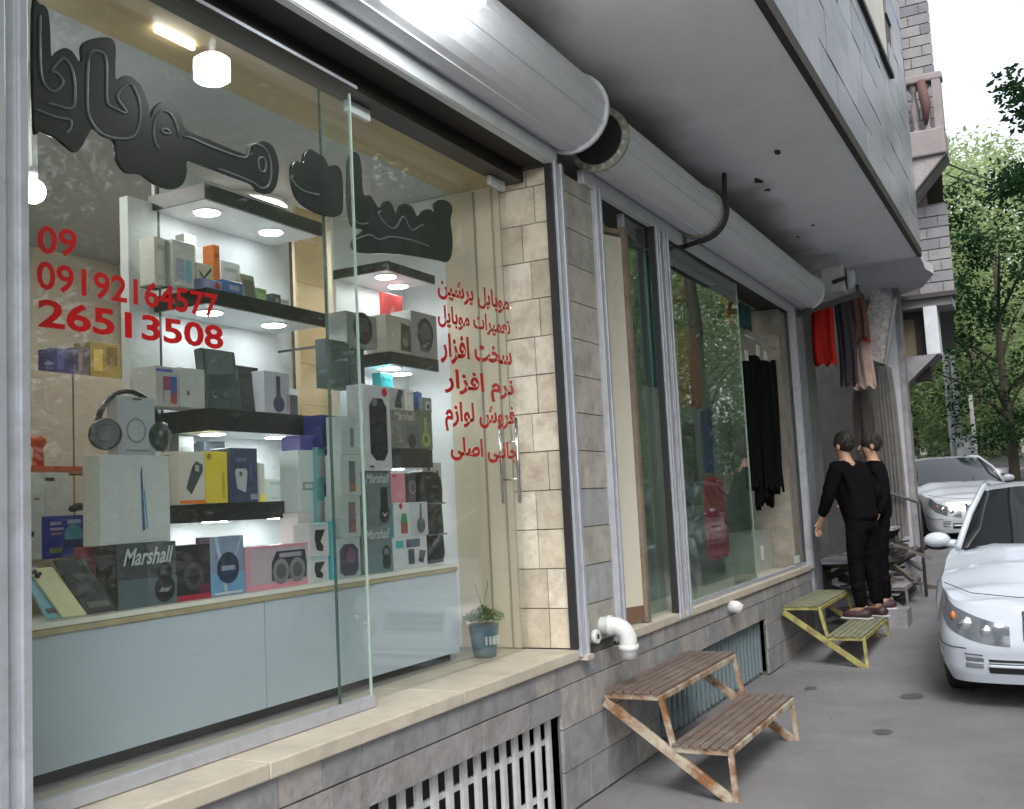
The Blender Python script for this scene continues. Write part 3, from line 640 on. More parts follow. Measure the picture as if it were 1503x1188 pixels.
# shelf 3 of right tower and stuff upon it
carton(573, 594, 695, -.60, 1.50, .05, PNK, 'plain pink phone case box standing in the right tower', [('r', .1, .9, .4, .95, RED), ('r', .3, .3, .8, .5, (.66, .3, .36))]); 
carton(595, 613, 695, -.62, 1.50, .05, (.07, .06, .07), 'dark phone case box right of the pink case box', [('r', .2, .2, .8, .8, (.14, .12, .13)), ('o', .5, .6, .3, .1, (.3, .28, .3))])
mg = carton(573, 612, 602, -.60, 1.792, .12, (.16, .17, .155), 'grey box lettered Marshall on the lowest shelf of right tower', [('t', .1, .74, .9, .94, 'Marshall', (.42, .44, .42)), ('r', .55, .1, .98, .62, (.10, .12, .13)), ('c', .75, .2, .15, BLK), ('p', [(.25, .15), (.35, .3), (.4, .15)], (.3, .32, .3))])
carton(613, 633, 602, -.60, 1.792, .12, (.14, .17, .13), 'grey box with a lime green headphone picture', [('c', .5, .25, .3, (.28, .42, .12)), ('c', .5, .25, .15, (.1, .14, .05)), ('r', .4, .4, .6, .8, (.25, .36, .12))])
carton(571, 593, 570, -.62, top_of(mg), .08, (.36, .38, .40), 'small grey box with a figure picture above a lettered grey box', [('p', [(.3, .1), (.8, .1), (.75, .5), (.9, .9), (.6, .95), (.4, .5)], (.04, .04, .05))])
carton(594, 606, 572, -.62, top_of(mg), .08, WHT, 'narrow blank white box above a lettered grey box')
carton(607, 619, 576, -.64, top_of(mg), .08, (.05, .10, .20), 'small dark box with a round blue badge', [('c', .5, .75, .4, (.05, .15, .55))])
carton(619, 633, 584, -.62, top_of(mg), .06, (.22, .25, .26), 'small grey earphone box at right end of the tower', [('r', .3, .2, .85, .75, (.5, .52, .54)), ('c', .6, .4, .14, BLK)])
carton(558, 576, 548, -.70, top_of(wl) - .02, .05, TEAL, 'small teal box perched behind the tall pale box')
carton(620, 647, 679, -.66, 1.56, .06, (.50, .52, .50), 'white earphone box with an orange bottom band', [('r', .3, 0, 1, .3, ORG), ('c', .3, .8, .06, BLK), ('c', .75, .7, .06, BLK), ('r', .7, .4, .75, .7, (.15, .15, .15))])
# black cloth bag
s = MB(); a = onx(628, 800, -.56); b = onx(656, 800, -.56); zt = onx(640, 692, -.56).z
bg_ = thing('black_bag', 'black cloth covered stand at the right end of the counter', 'bag', None, (-.56, a.y, ZC)); W_ = b.y - a.y; H_ = zt - ZC
rings = []
for i, (zf, wf, df) in enumerate(((0, .92, .9), (.1, 1, 1), (.3, .96, .96), (.33, 1.0, 1), (.62, .95, .95), (.66, 1.0, 1.0), (.9, .97, .98), (.97, .85, .85), (1, .6, .6))):
    n = 20; rings.append([(-.08 + .08 * df * max(-1, min(1, 1.3 * math.cos(2 * math.pi * k / n))), W_ / 2 + W_ / 2 * wf * max(-1, min(1, 1.25 * math.sin(2 * math.pi * k / n))), H_ * zf) for k in range(n)])
vv = [p for r in rings for p in r]; s.add(vv, [(i * 20 + k, (i + 1) * 20 + k, (i + 1) * 20 + (k + 1) % 20, i * 20 + (k + 1) % 20) for i in range(len(rings) - 1) for k in range(20)] + [tuple(range(160, 180))], 0, True)
s.build('cloth', mat('black_cloth', (.012, .012, .015), .6, var=.3, bump=.6, bscale=30), bg_)
s = MB(); s.box((.003, 0, H_ * .64), (.006, W_, H_ * .655)); s.box((.003, 0, H_ * .30), (.006, W_, H_ * .315)); s.build('strap', flat((.12, .12, .13)), bg_)
# --- right tower upper shelf
zs = 2.263
hp = [('p', [(.3, .15), (.6, .12), (.78, .3), (.75, .7), (.55, .92), (.35, .8), (.25, .5)], (.10, .11, .12)), ('o', .52, .55, .32, .1, (.03, .035, .04)), ('c', .6, .3, .13, (.05, .05, .06))]
carton(508, 552, 461, -.61, zs, .12, (.30, .32, .31), 'grey headphone box at left on the top right shelf', hp)
carton(566, 602, 465, -.62, zs, .12, CRM, 'cream speaker box in the middle of the top right shelf', [('p', [(.55, .1), (.95, .1), (.95, .8), (.6, .85)], (.05, .055, .03)), ('c', .75, .35, .12, (.2, .22, .18))])
carton(603, 640, 460, -.61, zs, .12, (.34, .34, .36), 'silver headphone box at right on the top right shelf', hp)
rc = carton(561, 590, 432, -.78, zs + .17, .02, (.50, .06, .06), 'red price card with pale squiggle in the right tower', [('p', [(.3, .2), (.5, .5), (.7, .2), (.75, .3), (.5, .65), (.3, .4)], (.6, .2, .2))], name='price_card', cat='card')
wpart(box('card_stem', (-.785, rc.location.y + .06, zs), (-.78, rc.location.y + .075, zs + .171), flat(WHT)), rc)
# dark hanging boxes at the pane overlap
dk = carton(478, 513, 500, -.62, onx(495, 570, -.62).z, .06, (.05, .075, .08), 'dark green product box hanging between the towers', [('r', .25, .12, .9, .92, (.07, .11, .12)), ('r', .05, .1, .14, .9, (.25, .18, .1))])
wpart(box('hook', (-.96, dk.location.y + .08, dk['top'] - .02), (-.68, dk.location.y + .09, dk['top'] - .01), M_DARK), dk)
carton(524, 534, 510, -.66, onx(528, 565, -.66).z, .06, (.03, .035, .04), 'narrow black box hanging beside the dark green box')
# --- tower one shelves
for (u0, u1, vt, x, zb, c, lb) in ((420, 434, 712, -.80, 1.559, (.4, .42, .2), 'small olive box at the right end of the yellow box shelf'), (262, 284, 640, -.93, 1.559, (.3, .34, .33), 'grey box tucked behind the white phone case box'),
        (300, 330, 648, -.93, 1.559, (.08, .10, .12), 'dark box tucked behind the yellow box'), (412, 424, 440, -.80, 2.409, (.5, .5, .46), 'tiny white box at the right end of the second shelf'),
        (340, 352, 396, -.90, 2.409, (.2, .3, .5), 'small blue box behind the second shelf front row'), (270, 288, 345, -.92, 2.409, (.55, .55, .5), 'tall white box at the back of the second shelf'),
        (425, 437, 580, -.86, 1.931, (.1, .1, .12), 'small black box at the right end of the third shelf'), (212, 228, 560, -.90, 1.931, (.42, .44, .44), 'grey box at the left end of the third shelf')):
    carton(u0, u1, vt, x, zb, .05, c, lb)
z4, z3, z2_, z1_ = 1.559, 1.931, 2.409, 2.833
carton(262, 300, 663, -.73, z4, .10, (.62, .60, .52), 'white phone case box with an orange base', [('r', 0, 0, 1, .07, ORG), ('p', [(.25, .3), (.45, .18), (.9, .62), (.9, .75), (.65, .82), (.5, .72)], (.06, .07, .08)), ('r', .6, .62, .75, .74, (.4, .4, .38))])
carton(301, 333, 663, -.73, z4, .10, YEL, 'bright yellow accessory box', [('t', .72, .08, .86, .62, 'O', (.5, .32, .02)), ('r', .74, .1, .84, .6, (.52, .38, .03)), ('c', .15, .9, .1, (.3, .22, .02))])
carton(336, 377, 658, -.73, z4, .10, (.045, .06, .12), 'navy phone box picturing a white handset', [('p', [(.25, .25), (.55, .18), (.62, .55), (.58, .62), (.22, .62), (.18, .55)], (.45, .47, .5)), ('c', .38, .52, .06, (.1, .1, .12)), ('r', .7, .05, .95, .15, (.3, .34, .42)), ('r', .2, .75, .6, .82, (.12, .15, .25)), ('r', .7, .4, .75, .7, (.1, .12, .3))])
carton(380, 388, 680, -.80, z4, .05, (.5, .5, .45), 'slim white cable box with a yellow foot', [('r', 0, 0, 1, .2, YEL)])
carton(391, 420, 703, -.82, z4, .05, (.55, .57, .52), 'low blank white box at the right of the yellow box shelf')
carton(247, 261, 668, -.78, z4, .10, (.04, .05, .045), 'narrow dark box behind the white phone case box', [('r', .0, 0, 1, .3, (.4, .5, .2))])
t = carton(228, 262, 538, -.76, z3, .12, (.50, .52, .50), 'white phone box with a red and blue screen picture', [('r', .3, .1, .98, .75, (.35, .1, .15)), ('r', .62, .35, .98, .75, (.08, .14, .45)), ('r', .32, .1, .6, .4, (.5, .5, .48)), ('c', .75, .14, .1, (.5, .1, .05)), ('r', 0, .86, .7, .92, (.1, .12, .45))])
carton(264, 300, 541, -.74, z3, .12, (.55, .57, .57), 'white phone box seen from its plain side', [('r', .25, .3, .35, .42, (.15, .15, .17))])
carton(303, 352, 512, -.73, z3, .04, (.06, .085, .09), 'large glossy dark tablet box on the third shelf', [('p', [(.05, .55), (.9, .62), (.9, .98), (.1, .98)], (.13, .16, .17))], tilt=-.12)
carton(353, 384, 537, -.80, z3, .04, (.035, .04, .042), 'smaller dark box leaning beside the large dark box', tilt=-.1)
carton(387, 424, 546, -.75, z3, .12, (.45, .46, .50), 'white box picturing navy headphones', [('c', .55, .25, .22, (.04, .05, .12)), ('r', .46, .3, .62, .9, (.05, .06, .12)), ('r', .88, .1, .93, .5, (.5, .2, .2))])
# shelf 2
carton(218, 240, 362, -.85, z2_, .05, (.10, .15, .08), 'narrow green box at the left of the second shelf')
carton(226, 252, 350, -.80, z2_, .08, CRM, 'tall cream box at the left of the second shelf')
carton(253, 286, 355, -.76, z2_, .08, (.48, .50, .46), 'cream box with a faint blue picture', [('r', .15, .15, .5, .6, (.3, .34, .45)), ('r', .55, .1, .8, .6, (.2, .4, .48))])
carton(289, 312, 388, -.75, z2_, .08, (.52, .50, .40), 'cream box with a black tick mark', [('p', [(.1, .75), (.4, .5), (.85, .9), (.9, .8), (.4, .4), (.15, .6)], BLK), ('r', .75, .1, .98, .6, (.6, .5, .15))])
carton(313, 322, 360, -.80, z2_, .06, ORG, 'narrow orange box on the second shelf')
carton(296, 326, 411, -.72, z2_, .06, (.22, .26, .45), 'low lilac blue box at the shelf front', [('c', .75, .5, .12, RED), ('r', .1, .2, .4, .8, (.35, .3, .5))])
carton(327, 356, 413, -.72, z2_, .06, (.06, .16, .38), 'low bright blue box at the shelf front', [('r', .3, .3, .8, .7, (.3, .35, .5))])
carton(324, 352, 385, -.84, z2_, .05, WHT, 'blank white box behind the bright blue box')
carton(357, 377, 402, -.78, z2_, .02, (.26, .26, .18), 'small tilted picture card on the second shelf', [('r', .15, .2, .85, .8, (.12, .13, .1))], tilt=-.15, name='picture_card', cat='card')
carton(378, 391, 424, -.80, z2_, .05, (.28, .42, .18), 'small pale green box on the second shelf')
carton(400, 412, 432, -.80, z2_, .05, (.08, .09, .10), 'tiny black camera on the second shelf', [('c', .5, .6, .2, (.3, .3, .32))], name='small_camera', cat='camera')
# boxes at right of tower one
xa = -.60
b1 = carton(437, 462, 752, xa - .02, ZC, .10, (.60, .54, .55), 'white box with a small cone picture, bottom of the white pile', [('p', [(.4, .5), (.75, .5), (.6, .35)], (.3, .2, .2))])
b2 = carton(437, 463, 661, xa - .02, top_of(b1), .10, (.52, .58, .57), 'tall white box with a grey label, upper in the white pile', [('r', .2, .35, .85, .48, (.2, .25, .25)), ('r', .3, .38, .75, .45, (.45, .5, .5))])
b3 = carton(464, 494, 706, xa, ZC, .10, (.12, .34, .38), 'teal box with a violet gadget picture, lower of two', [('r', .0, .55, 1, .80, (.35, .4, .43)), ('c', .72, .62, .25, (.15, .08, .2)), ('r', .35, .85, .95, .97, (.03, .07, .1))])
b4 = carton(464, 495, 657, xa, top_of(b3), .10, (.14, .36, .38), 'teal box with a violet gadget picture, upper of two', [('r', .0, .1, 1, .75, (.35, .4, .43)), ('c', .72, .45, .25, (.15, .08, .2)), ('r', .35, .8, .95, .95, (.03, .07, .1))])
carton(440, 470, 640, xa - .02, top_of(b2), .10, (.07, .06, .28), 'violet blue box on top of the white pile', [('r', .6, .2, 1, .8, (.02, .03, .12))])
carton(471, 500, 610, xa + .02, top_of(b4), .10, (.02, .03, .16), 'navy box with a yellow mark on the teal pile', [('r', .45, .6, .75, .85, (.45, .42, .06)), ('r', .35, .15, .9, .28, (.2, .28, .4)), ('r', .35, .35, .9, .45, (.2, .28, .4)), ('c', .2, .5, .15, (.02, .12, .15))])
carton(424, 437, 571, -.97, 1.9, .02, WHT, 'blank white card against the yellow wood panel', name='picture_card', cat='card')
# left group on riser and behind
ZR = 1.396
rb = carton(61, 123, 757, -.74, ZR, .10, BLU, 'royal blue box with a turquoise disc picture', [('c', .74, .52, .22, (.05, .30, .34)), ('r', .5, .25, .98, .42, (.02, .02, .10)), ('r', .18, .78, .45, .86, (.35, .3, .5)), ('r', .18, .66, .5, .72, (.35, .3, .5)), ('r', .2, .55, .45, .60, (.4, .15, .3)), ('r', .58, .8, .9, .9, (.3, .34, .6)), ('r', .15, .12, .45, .25, (.2, .24, .08))])
carton(42, 61, 723, -.72, ZR, .10, (.52, .54, .50), 'white box at the far left edge of the window', [('c', .2, .38, .2, BLK), ('r', .4, .88, .8, .92, (.4, .2, .2))])
carton(46, 101, 694, -.90, ZR, .10, CRM, 'cream carton with a hanging slot at the back left', [('r', .35, .90, .6, .94, (.08, .08, .06)), ('r', .35, 0, .36, .8, (.35, .35, .3))])
carton(100, 146, 757, -.92, ZR, .08, (.42, .39, .33), 'pale carton behind the royal blue box')
s = MB()
for u, v, r in ((108, 747, .02), (116, 744, .025), (127, 746, .02), (134, 743, .022)):
    p = onx(u, v, -.90); s.ball(p, r, sc=(1, 1.2, .6))
tag(s.build('earbuds', M_DARK), 'small black earbuds lying on the pale carton', 'earbuds')
carton(124, 150, 803, -.60, ZC, .05, (.30, .07, .08), 'low red box behind the leaning phones')
# leaning phones
def phone(u0, u1, v_t, v_b, shift, x, col, label, cam_=True, name='phone', cat='phone'):
    bl = onx(u0 + shift, v_b, x); br = onx(u1 + shift, v_b, x); tl_ = onx(u0, v_t, x); tr = onx(u1, v_t, x)
    s = MB(); zb = ZC + .002; zt = tl_.z; d = .07; th = .009; n = Vector((1, 0, .35)).normalized() * th
    def R(p, q, o): return Vector((x - d * q, p, zb + (zt - zb) * q)) + n * o
    W0, W1_ = bl.y, br.y; s0, s1_ = tl_.y, tr.y
    q = [R(W0, 0, 0), R(W1_, 0, 0), R(s1_, 1, 0), R(s0, 1, 0)]; qq = [R(W0, 0, 1), R(W1_, 0, 1), R(s1_, 1, 1), R(s0, 1, 1)]
    t = thing(name, label, cat, None, (0, 0, 0)); s.hexa(q + qq); s.build('body', flat(col, .2), t, .004)
    if cam_:
        s = MB()
        for a, b, r in ((.14, .92, .010), (.14, .84, .010), (.30, .88, .007)):
            y = W0 + (s0 - W0) * b + (s1_ - s0) * a; s.ball(R(y, b, 1.0), r, sc=(.5, 1, 1))
        s.build('camera_lens', M_BLACKP, t)
    else:
        s = MB(); s.hexa([R(W0 + (W1_ - W0) * a + (s0 - W0) * b, b, o) for o in (1.02, 1.15) for a, b in ((.15, .1), (.85, .1), (.85, .2), (.15, .2))]); s.build('printed_strip', flat((.12, .12, .12)), t)
    return t
phone(47, 75, 835, 905, 20, XF, (.22, .42, .50), 'pale blue phone leaning behind the yellow phone', False)
phone(62, 98, 836, 907, 28, XF + .012, (.60, .60, .36), 'pale yellow phone leaning on the counter front')
phone(99, 143, 823, 896, 28, XF + .005, (.04, .042, .045), 'dark phone box leaning beside the yellow phone', False, 'phone_box', 'box')
# headphones round the pale box
HD = thing('headphones', 'black over ear headphones hung over the small pale grey box', 'headphones', None, (0, 0, 0))
c = onx(190, 625, -.52); rY = abs(onx(235, 625, -.52).y - onx(143, 625, -.52).y) / 2
s = MB(); s.tube([(c.x, c.y - rY * math.cos(math.radians(a)), c.z + .135 * math.sin(math.radians(a)) - .02) for a in range(0, 181, 12)], .008, 8, squash=(1, 1.6)); s.build('headband', M_BLACKP, HD)
for sg in (-1, 1):
    cc = Vector((c.x + .015, c.y + sg * rY * .93, c.z - .035))
    s = MB(); s.tube([cc + Vector((-.02, -.02 * sg, 0)), cc + Vector((.012, .0, 0)), cc + Vector((.022, .01 * sg, 0))], [.048, .052, .044], 20); s.build('ear_cup', mat('headphone_green_black', (.03, .045, .04), .3), HD)
    s = MB(); s.tube([cc + Vector((.0225, .01 * sg, 0)), cc + Vector((.027, .012 * sg, 0))], [.026, .024], 16); s.build('cup_plate', flat((.10, .13, .12)), HD)
# boxes on top of the cabinet
for (u0, u1, vt, c, lb) in ((80, 112, 512, (.05, .05, .16), 'navy carton at left on top of the cream cabinet'), (113, 131, 510, (.14, .11, .12), 'greyish carton in the middle on top of the cream cabinet'), (132, 176, 504, (.30, .22, .05), 'mustard and brown carton on top of the cream cabinet')):
    carton(u0, u1, vt, -2.05, 2.236, .12, c, lb, [('r', .1, .2, .4, .8, tuple(min(1, k * 1.8) for k in c)), ('r', .55, .4, .9, .9, tuple(k * .5 for k in c))])
s = MB(); p = onx(56, 686, -1.2); s.tube([(p.x, p.y, p.z), (p.x, p.y, p.z + .07), (p.x, p.y, p.z + .09), (p.x, p.y, p.z + .115)], [.022, .018, .03, .03], 12); s.box((p.x - .1, p.y - .4, p.z - .02), (p.x + .1, p.y + .3, p.z - .002))
tag(s.build('spray_bottle', mat('orange_plastic', (.5, .08, .02), .4)), 'small orange bottle on a ledge at the left edge', 'bottle')
# potted plant behind the right pane
p = onx(703, 946, -.38); PP = thing('potted_plant', 'small green plant in a teal pot on the sill behind the right pane', 'plant', None, (-.36, p.y + .02, .76))
s = MB(); s.tube([(0, 0, 0), (0, 0, .03), (0, 0, .15), (0, 0, .155)], [.055, .06, .075, .078], 18)
for i in range(-3, 4): a = i * .3 ; s.box((.066 * math.cos(a) - .003, .066 * math.sin(a) - .006, .06), (.074 * math.cos(a), .074 * math.sin(a) + .006, .10), 1)
s.build('pot', [mat('teal_pot', (.06, .13, .17), .4), flat((.5, .55, .55))], PP)
s = MB()
for i in range(900):
    a = random.uniform(0, 6.28); r = random.uniform(0, .10); z = .15 + random.uniform(0, .07) * (1 - r * 6) + .02; c = Vector((r * math.cos(a), r * math.sin(a), z)); d = Vector((random.uniform(-1, 1), random.uniform(-1, 1), random.uniform(-.3, 1))).normalized() * .018; e = d.cross(Vector((random.random(), random.random(), 1))).normalized() * .006
    s.add([c, c + d * .5 + e, c + d, c + d * .5 - e], [(0, 1, 2, 3)])
for k in (-1, 1): s.tube([(0, 0, .2), (0, .02 * k, .27), (0, .05 * k, .32), (0, .06 * k, .36)], .0018, 5)
s.build('leaves', mat('plant_green', (.10, .19, .03), .5, var=.4), PP)
# unseen ceiling fill lights added to brighten the shop; then tube and bulb
for i, (x, y) in enumerate(((-1.7, 2.2), (-1.6, 4.3))):
    CL = thing('fill_or_tube_light', ('unseen round fill light added at the left inside the phone shop', 'unseen round fill light added behind the lit shelf towers')[i], 'ceiling light', 'phone shop ceiling lights', (x, y, 3.17))
    s = MB(); s.tube([(0, 0, .034), (0, 0, .01)], .24, 24); s.build('rim', M_WHITEP, CL)
    s = MB(); s.tube([(0, 0, .009), (0, 0, 0)], .22, 24); s.build('diffuser', mat('fill_led', (.9, .9, .9), .5, var=0, emit=(1, .96, .90), estr=15), CL)
a = onz(232, 48, 3.185); b = onz(280, 70, 3.185); CL = thing('fill_or_tube_light', 'short thin tube light on the tan ceiling board', 'ceiling light', 'phone shop ceiling lights', ((a.x + b.x) / 2, (a.y + b.y) / 2, 3.188))
s = MB(); s.box((-.006, -.09, -.006), (.006, .09, .009)); s.build('diffuser', mat('fill_led2', (.9, .9, .9), .5, var=0, emit=(1, .97, .9), estr=12), CL)
p = onx(48, 281, -1.0); CL = thing('wall_lamp', 'small bright bulb at the far left inside the phone shop', 'lamp', None, p)
s = MB(); s.ball((0, 0, 0), .045, n=16); s.build('bulb', mat('bulb_glow', (.9, .9, .9), .5, var=0, emit=(.95, 1, 1), estr=30), CL)
s = MB(); s.tube([(0, 0, .04), (0, 0, .09)], .018, 10); s.box((-.012, -.012, .09), (.012, .012, 3.205 - p.z)); s.build('stem', M_WHITEP, CL)
# outdoor drum lamp
p = onx(684, -14, .44); LP = thing('outdoor_lamp', 'bright white drum lamp hanging from the soffit near the wide shutter', 'lamp', None, p)
s = MB(); s.tube([(0, 0, -.055), (0, 0, -.045), (0, 0, .04), (0, 0, .055)], [.058, .07, .07, .05], 24); s.build('drum_shade', mat('lamp_glow', (.9, .9, .9), .4, var=0, emit=(.96, 1, .98), estr=58), LP)
s = MB(); s.tube([(0, 0, .056), (0, 0, 3.899 - p.z)], .012, 8); s.build('stem', M_WHITEP, LP)

# ---------------------------------------------------------------- shop two (clothes)
slab('interior_floor', -3.0, -.425, 5.46, 10.6, .70, .757, MATS['floor_tile'])
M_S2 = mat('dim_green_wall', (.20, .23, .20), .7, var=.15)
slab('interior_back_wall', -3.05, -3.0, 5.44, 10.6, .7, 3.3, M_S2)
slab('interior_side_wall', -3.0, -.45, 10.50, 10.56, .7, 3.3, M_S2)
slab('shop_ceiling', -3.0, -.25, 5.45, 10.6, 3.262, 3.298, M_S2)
D2 = thing('open_door', 'open cream metal door of the clothes shop', 'door', None, (-.2, 6.0, .76))
M_DOOR = mat('cream_door', (.60, .57, .48), .45, var=.06, scale=2, dirt=(.2, .16, .12), dirt_amt=.4, dirt_scale=2)
s = MB(); q = [(-.16, 5.49), (-.03, 5.90), (-.045, 5.905), (-.175, 5.495)]; s.hexa([(x, y, .80) for x, y in q] + [(x, y, 3.08) for x, y in q]); wpart(s.build('door_leaf', M_DOOR), D2)
s = MB(); q = [(-.095, 5.70), (-.030, 5.905), (-.026, 5.903), (-.091, 5.698)]; s.hexa([(x, y, .77) for x, y in q] + [(x, y, .86) for x, y in q]); wpart(s.build('kick_panel', mat('rust_brown', (.16, .09, .06), .7)), D2)
wpart(box('door_edge', (-.05, 5.907, .76), (-.005, 5.955, 3.15), mat('brown_frame', (.20, .16, .12), .6, var=.25, dirt=(.32, .3, .24), dirt_amt=.6, dirt_scale=9)), D2)
s = MB(); s.bar((-.17, 5.49, 3.10), (-.045, 5.905, 3.12), .03, .03); s.bar((-.20, 5.49, 3.22), (-.06, 5.70, 3.12), .02, .02); wpart(s.build('lintel_board', MATS['brown_frame']), D2)
W2 = thing('shop_window', 'tall glass window of the clothes shop reflecting trees', 'shop window', None, (-.05, 6.7, .76))
yp = onx(1098, 670, -.045).y
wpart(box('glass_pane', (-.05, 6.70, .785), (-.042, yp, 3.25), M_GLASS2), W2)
wpart(box('pane_edge', (-.051, yp + .001, .785), (-.041, yp + .008, 3.25), M_EDGE), W2)
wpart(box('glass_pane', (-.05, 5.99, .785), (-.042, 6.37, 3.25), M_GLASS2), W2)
wpart(box('glass_frame', (-.07, 5.96, .757), (-.03, 5.985, 3.25), M_ALU), W2)
wpart(box('glass_frame', (-.07, 6.645, .757), (-.02, 6.695, 3.25), M_ALU), W2)
wpart(box('glass_frame', (-.07, 6.645, .757), (-.02, 10.41, .784), M_ALU), W2)
CL = thing('fill_or_tube_light', 'unseen round fill light added inside the clothes shop', 'ceiling light', None, (-1.3, 8.3, 3.23))  # unseen lamp added so the garments read brighter
s = MB(); s.tube([(0, 0, .03), (0, 0, 0)], .22, 20); s.build('diffuser', mat('clothes_fill_led', (.9, .9, .9), .5, var=0, emit=(.95, 1, .92), estr=34), CL)
# garments
def garment(name, label, x, y, zt, w_, h_, col, folds=5, depth=.05, flare=1.15, cat='garment', seed=1, parent=None, along='y'):
    rnd = random.Random(seed); s = MB(); nx = 22; nz = 14; vs = []
    ph = [rnd.uniform(0, 6.28) for _ in range(4)]
    for side in (0, 1):
        for j in range(nz + 1):
            q = j / nz; ww = w_ * (1 + (flare - 1) * q) * (.86 + .14 * min(1, q * 8))
            for i in range(nx + 1):
                a = i / nx - .5; edge = 1 - (2 * abs(a)) ** 6
                wob = math.sin(a * folds * 6.28 + ph[0] + q * 1.2) * .5 + math.sin(a * folds * 11 + ph[1] - q * 2) * .25
                d = (.35 + .65 * q) * depth * wob * .6 + (depth * .5 * edge if side == 0 else -depth * .5 * edge)
                z = zt - h_ * q - (abs(a) * 2) ** 2 * .03 * (1 - q) + (math.sin(a * 17 + ph[2]) * .02 * q)
                yy = a * ww + math.sin(q * 5 + ph[3]) * .008
                vs.append((x + d, y + yy, z) if along == 'y' else (x + yy, y - d, z))
    n1 = (nx + 1) * (nz + 1); fs = []
    for side in (0, 1):
        for j in range(nz):
            for i in range(nx):
                k = side * n1 + j * (nx + 1) + i; f = (k, k + nx + 1, k + nx + 2, k + 1); fs.append(f if side == 0 else f[::-1])
    for j in range(nz):
        for i in (0, nx):
            k = j * (nx + 1) + i; fs.append((k, k + nx + 1, k + nx + 1 + n1, k + n1))
    for i in range(nx):
        for j in (0, nz): k = j * (nx + 1) + i; fs.append((k, k + 1, k + 1 + n1, k + n1))
    s.add(vs, fs, 0, True)
    if max(col) < .01:
        rg = random.Random(seed + 5); fr_ = [rg.uniform(0, .20) * h_ * .5 for _ in range(nx + 1)]
        for side in (0, 1):
            for j in range(nz - 3, nz + 1):
                for i in range(nx + 1):
                    k = side * n1 + j * (nx + 1) + i; v = s.v[k]; s.v[k] = (v[0], v[1], v[2] + fr_[i] * (j - nz + 4) / 4)
    o = s.build(name, mat('cloth_%.2f_%.2f_%.2f' % col, col, .85, var=.2, scale=9, bump=.25, bscale=60, spec=.08 if max(col) < .02 else .4), parent)
    if parent is None: tag(o, label, cat, None)
    return o
def at2(u, v, x): return onx(u, v, x)
GX = -.30
for k, (u0, u1, v0, v1, c, lb) in enumerate(((936, 956, 330, 560, (.02, .12, .11), 'dark teal garment hanging behind the narrow glass by the door'),
        (983, 1003, 345, 440, (.16, .01, .02), 'dark red garment hanging at the left of the clothes window'),
        (1001, 1020, 355, 470, (.10, .11, .12), 'charcoal garment hanging beside the dark red one'),
        (1020, 1040, 360, 490, (.12, .14, .11), 'grey green garment hanging in the clothes window'),
        (1058, 1068, 395, 440, (.45, .25, .02), 'small mustard garment high in the clothes window'),
        (1066, 1080, 400, 470, (.40, .14, .02), 'orange garment high in the clothes window'),
        (1082, 1098, 410, 475, (.03, .09, .08), 'dark green garment right of the orange garment'),
        (996, 1026, 480, 590, (.42, .13, .03), 'large orange garment low in the clothes window'),
        (1030, 1048, 600, 690, (.06, .09, .22), 'blue garment in the middle of the clothes window'),
        (1052, 1074, 590, 690, (.16, .17, .20), 'grey garment in the middle of the clothes window'),
        (1004, 1022, 620, 740, (.04, .05, .06), 'near black garment low at the left of the clothes window'),
        (1036, 1066, 700, 822, (.42, .02, .05), 'bright red dress low in the clothes window'))):
    a = at2(u0, v0, GX); b = at2(u1, v1, GX); zt = a.z; zb = onx(u0, v1, GX).z; y0 = onx(u0, (v0 + v1) / 2, GX).y; y1 = onx(u1, (v0 + v1) / 2, GX).y
    garment('hanging_garment', lb, GX, (y0 + y1) / 2, zt, (y1 - y0), zt - zb, c, folds=3, seed=k, flare=1.05)
# black trousers on clips near the pane end
XB = -.10
for k, (u0, u1, v0, v1) in enumerate(((1092, 1106, 532, 722), (1103, 1120, 522, 748), (1117, 1137, 532, 728), (1135, 1163, 530, 712))):
    zt = onx((u0 + u1) / 2, v0, XB).z; zb = onx((u0 + u1) / 2, v1, XB).z; y0 = onx(u0, 620, XB - .03 * (k % 2)).y; y1 = onx(u1 + 3, 620, XB - .03 * (k % 2)).y
    G = thing('black_trousers', ('leftmost black trousers on a white clip', 'longest black trousers, second from left on the rail', 'third black trousers from left on the rail', 'widest black trousers at the right end of the rail')[k], 'trousers', 'black trousers in the clothes window', (0, 0, 0))
    garment('legs', '', XB - .03 * (k % 2), (y0 + y1) / 2, zt, (y1 - y0) * 1.0, zt - zb, (.004, .004, .005), folds=2, seed=20 + k, flare=1.25, parent=G)
    ym = (y0 + y1) / 2
    box('clip_tag', (XB + .012, ym - .06, zt - .01), (XB + .016, ym + .05, zt + .09), flat((.55, .57, .55)), G)
s = MB(); s.tube([(XB, 9.0, 2.86), (XB, 10.4, 2.86)], .008, 8); tag(s.build('clothes_rail', M_ALU), 'thin rail above the black trousers', 'rail')
p = onx(1128, 483, -.2); s = MB(); s.ball(p, .045, sc=(1, 1.8, .55)); tag(s.build('wall_light', mat('lamp_off', (.7, .72, .68), .3, emit=(.9, 1, .9), estr=8)), 'small oval light above the black trousers', 'lamp')
p0 = onx(1112, 792, -.3); tag(box('white_box', (-.55, p0.y - .25, .757), (-.28, p0.y + .45, 1.12), mat('pale_crate', (.33, .36, .33), .5)), 'pale crate at the bottom right of the clothes window', 'crate')
tag(box('white_paper', (-.279, p0.y + .0, .86), (-.275, p0.y + .1, .99), flat((.6, .62, .6))), 'small white paper on the front of the pale crate', 'paper')
box('price_tag', (0, 0, 0), (.004, .2, .07), flat((.6, .62, .62))).location = (-.035, 9.95, .80); tag(bpy.data.objects['price_tag'], 'long white tag lying at the foot of the clothes window', 'tag')

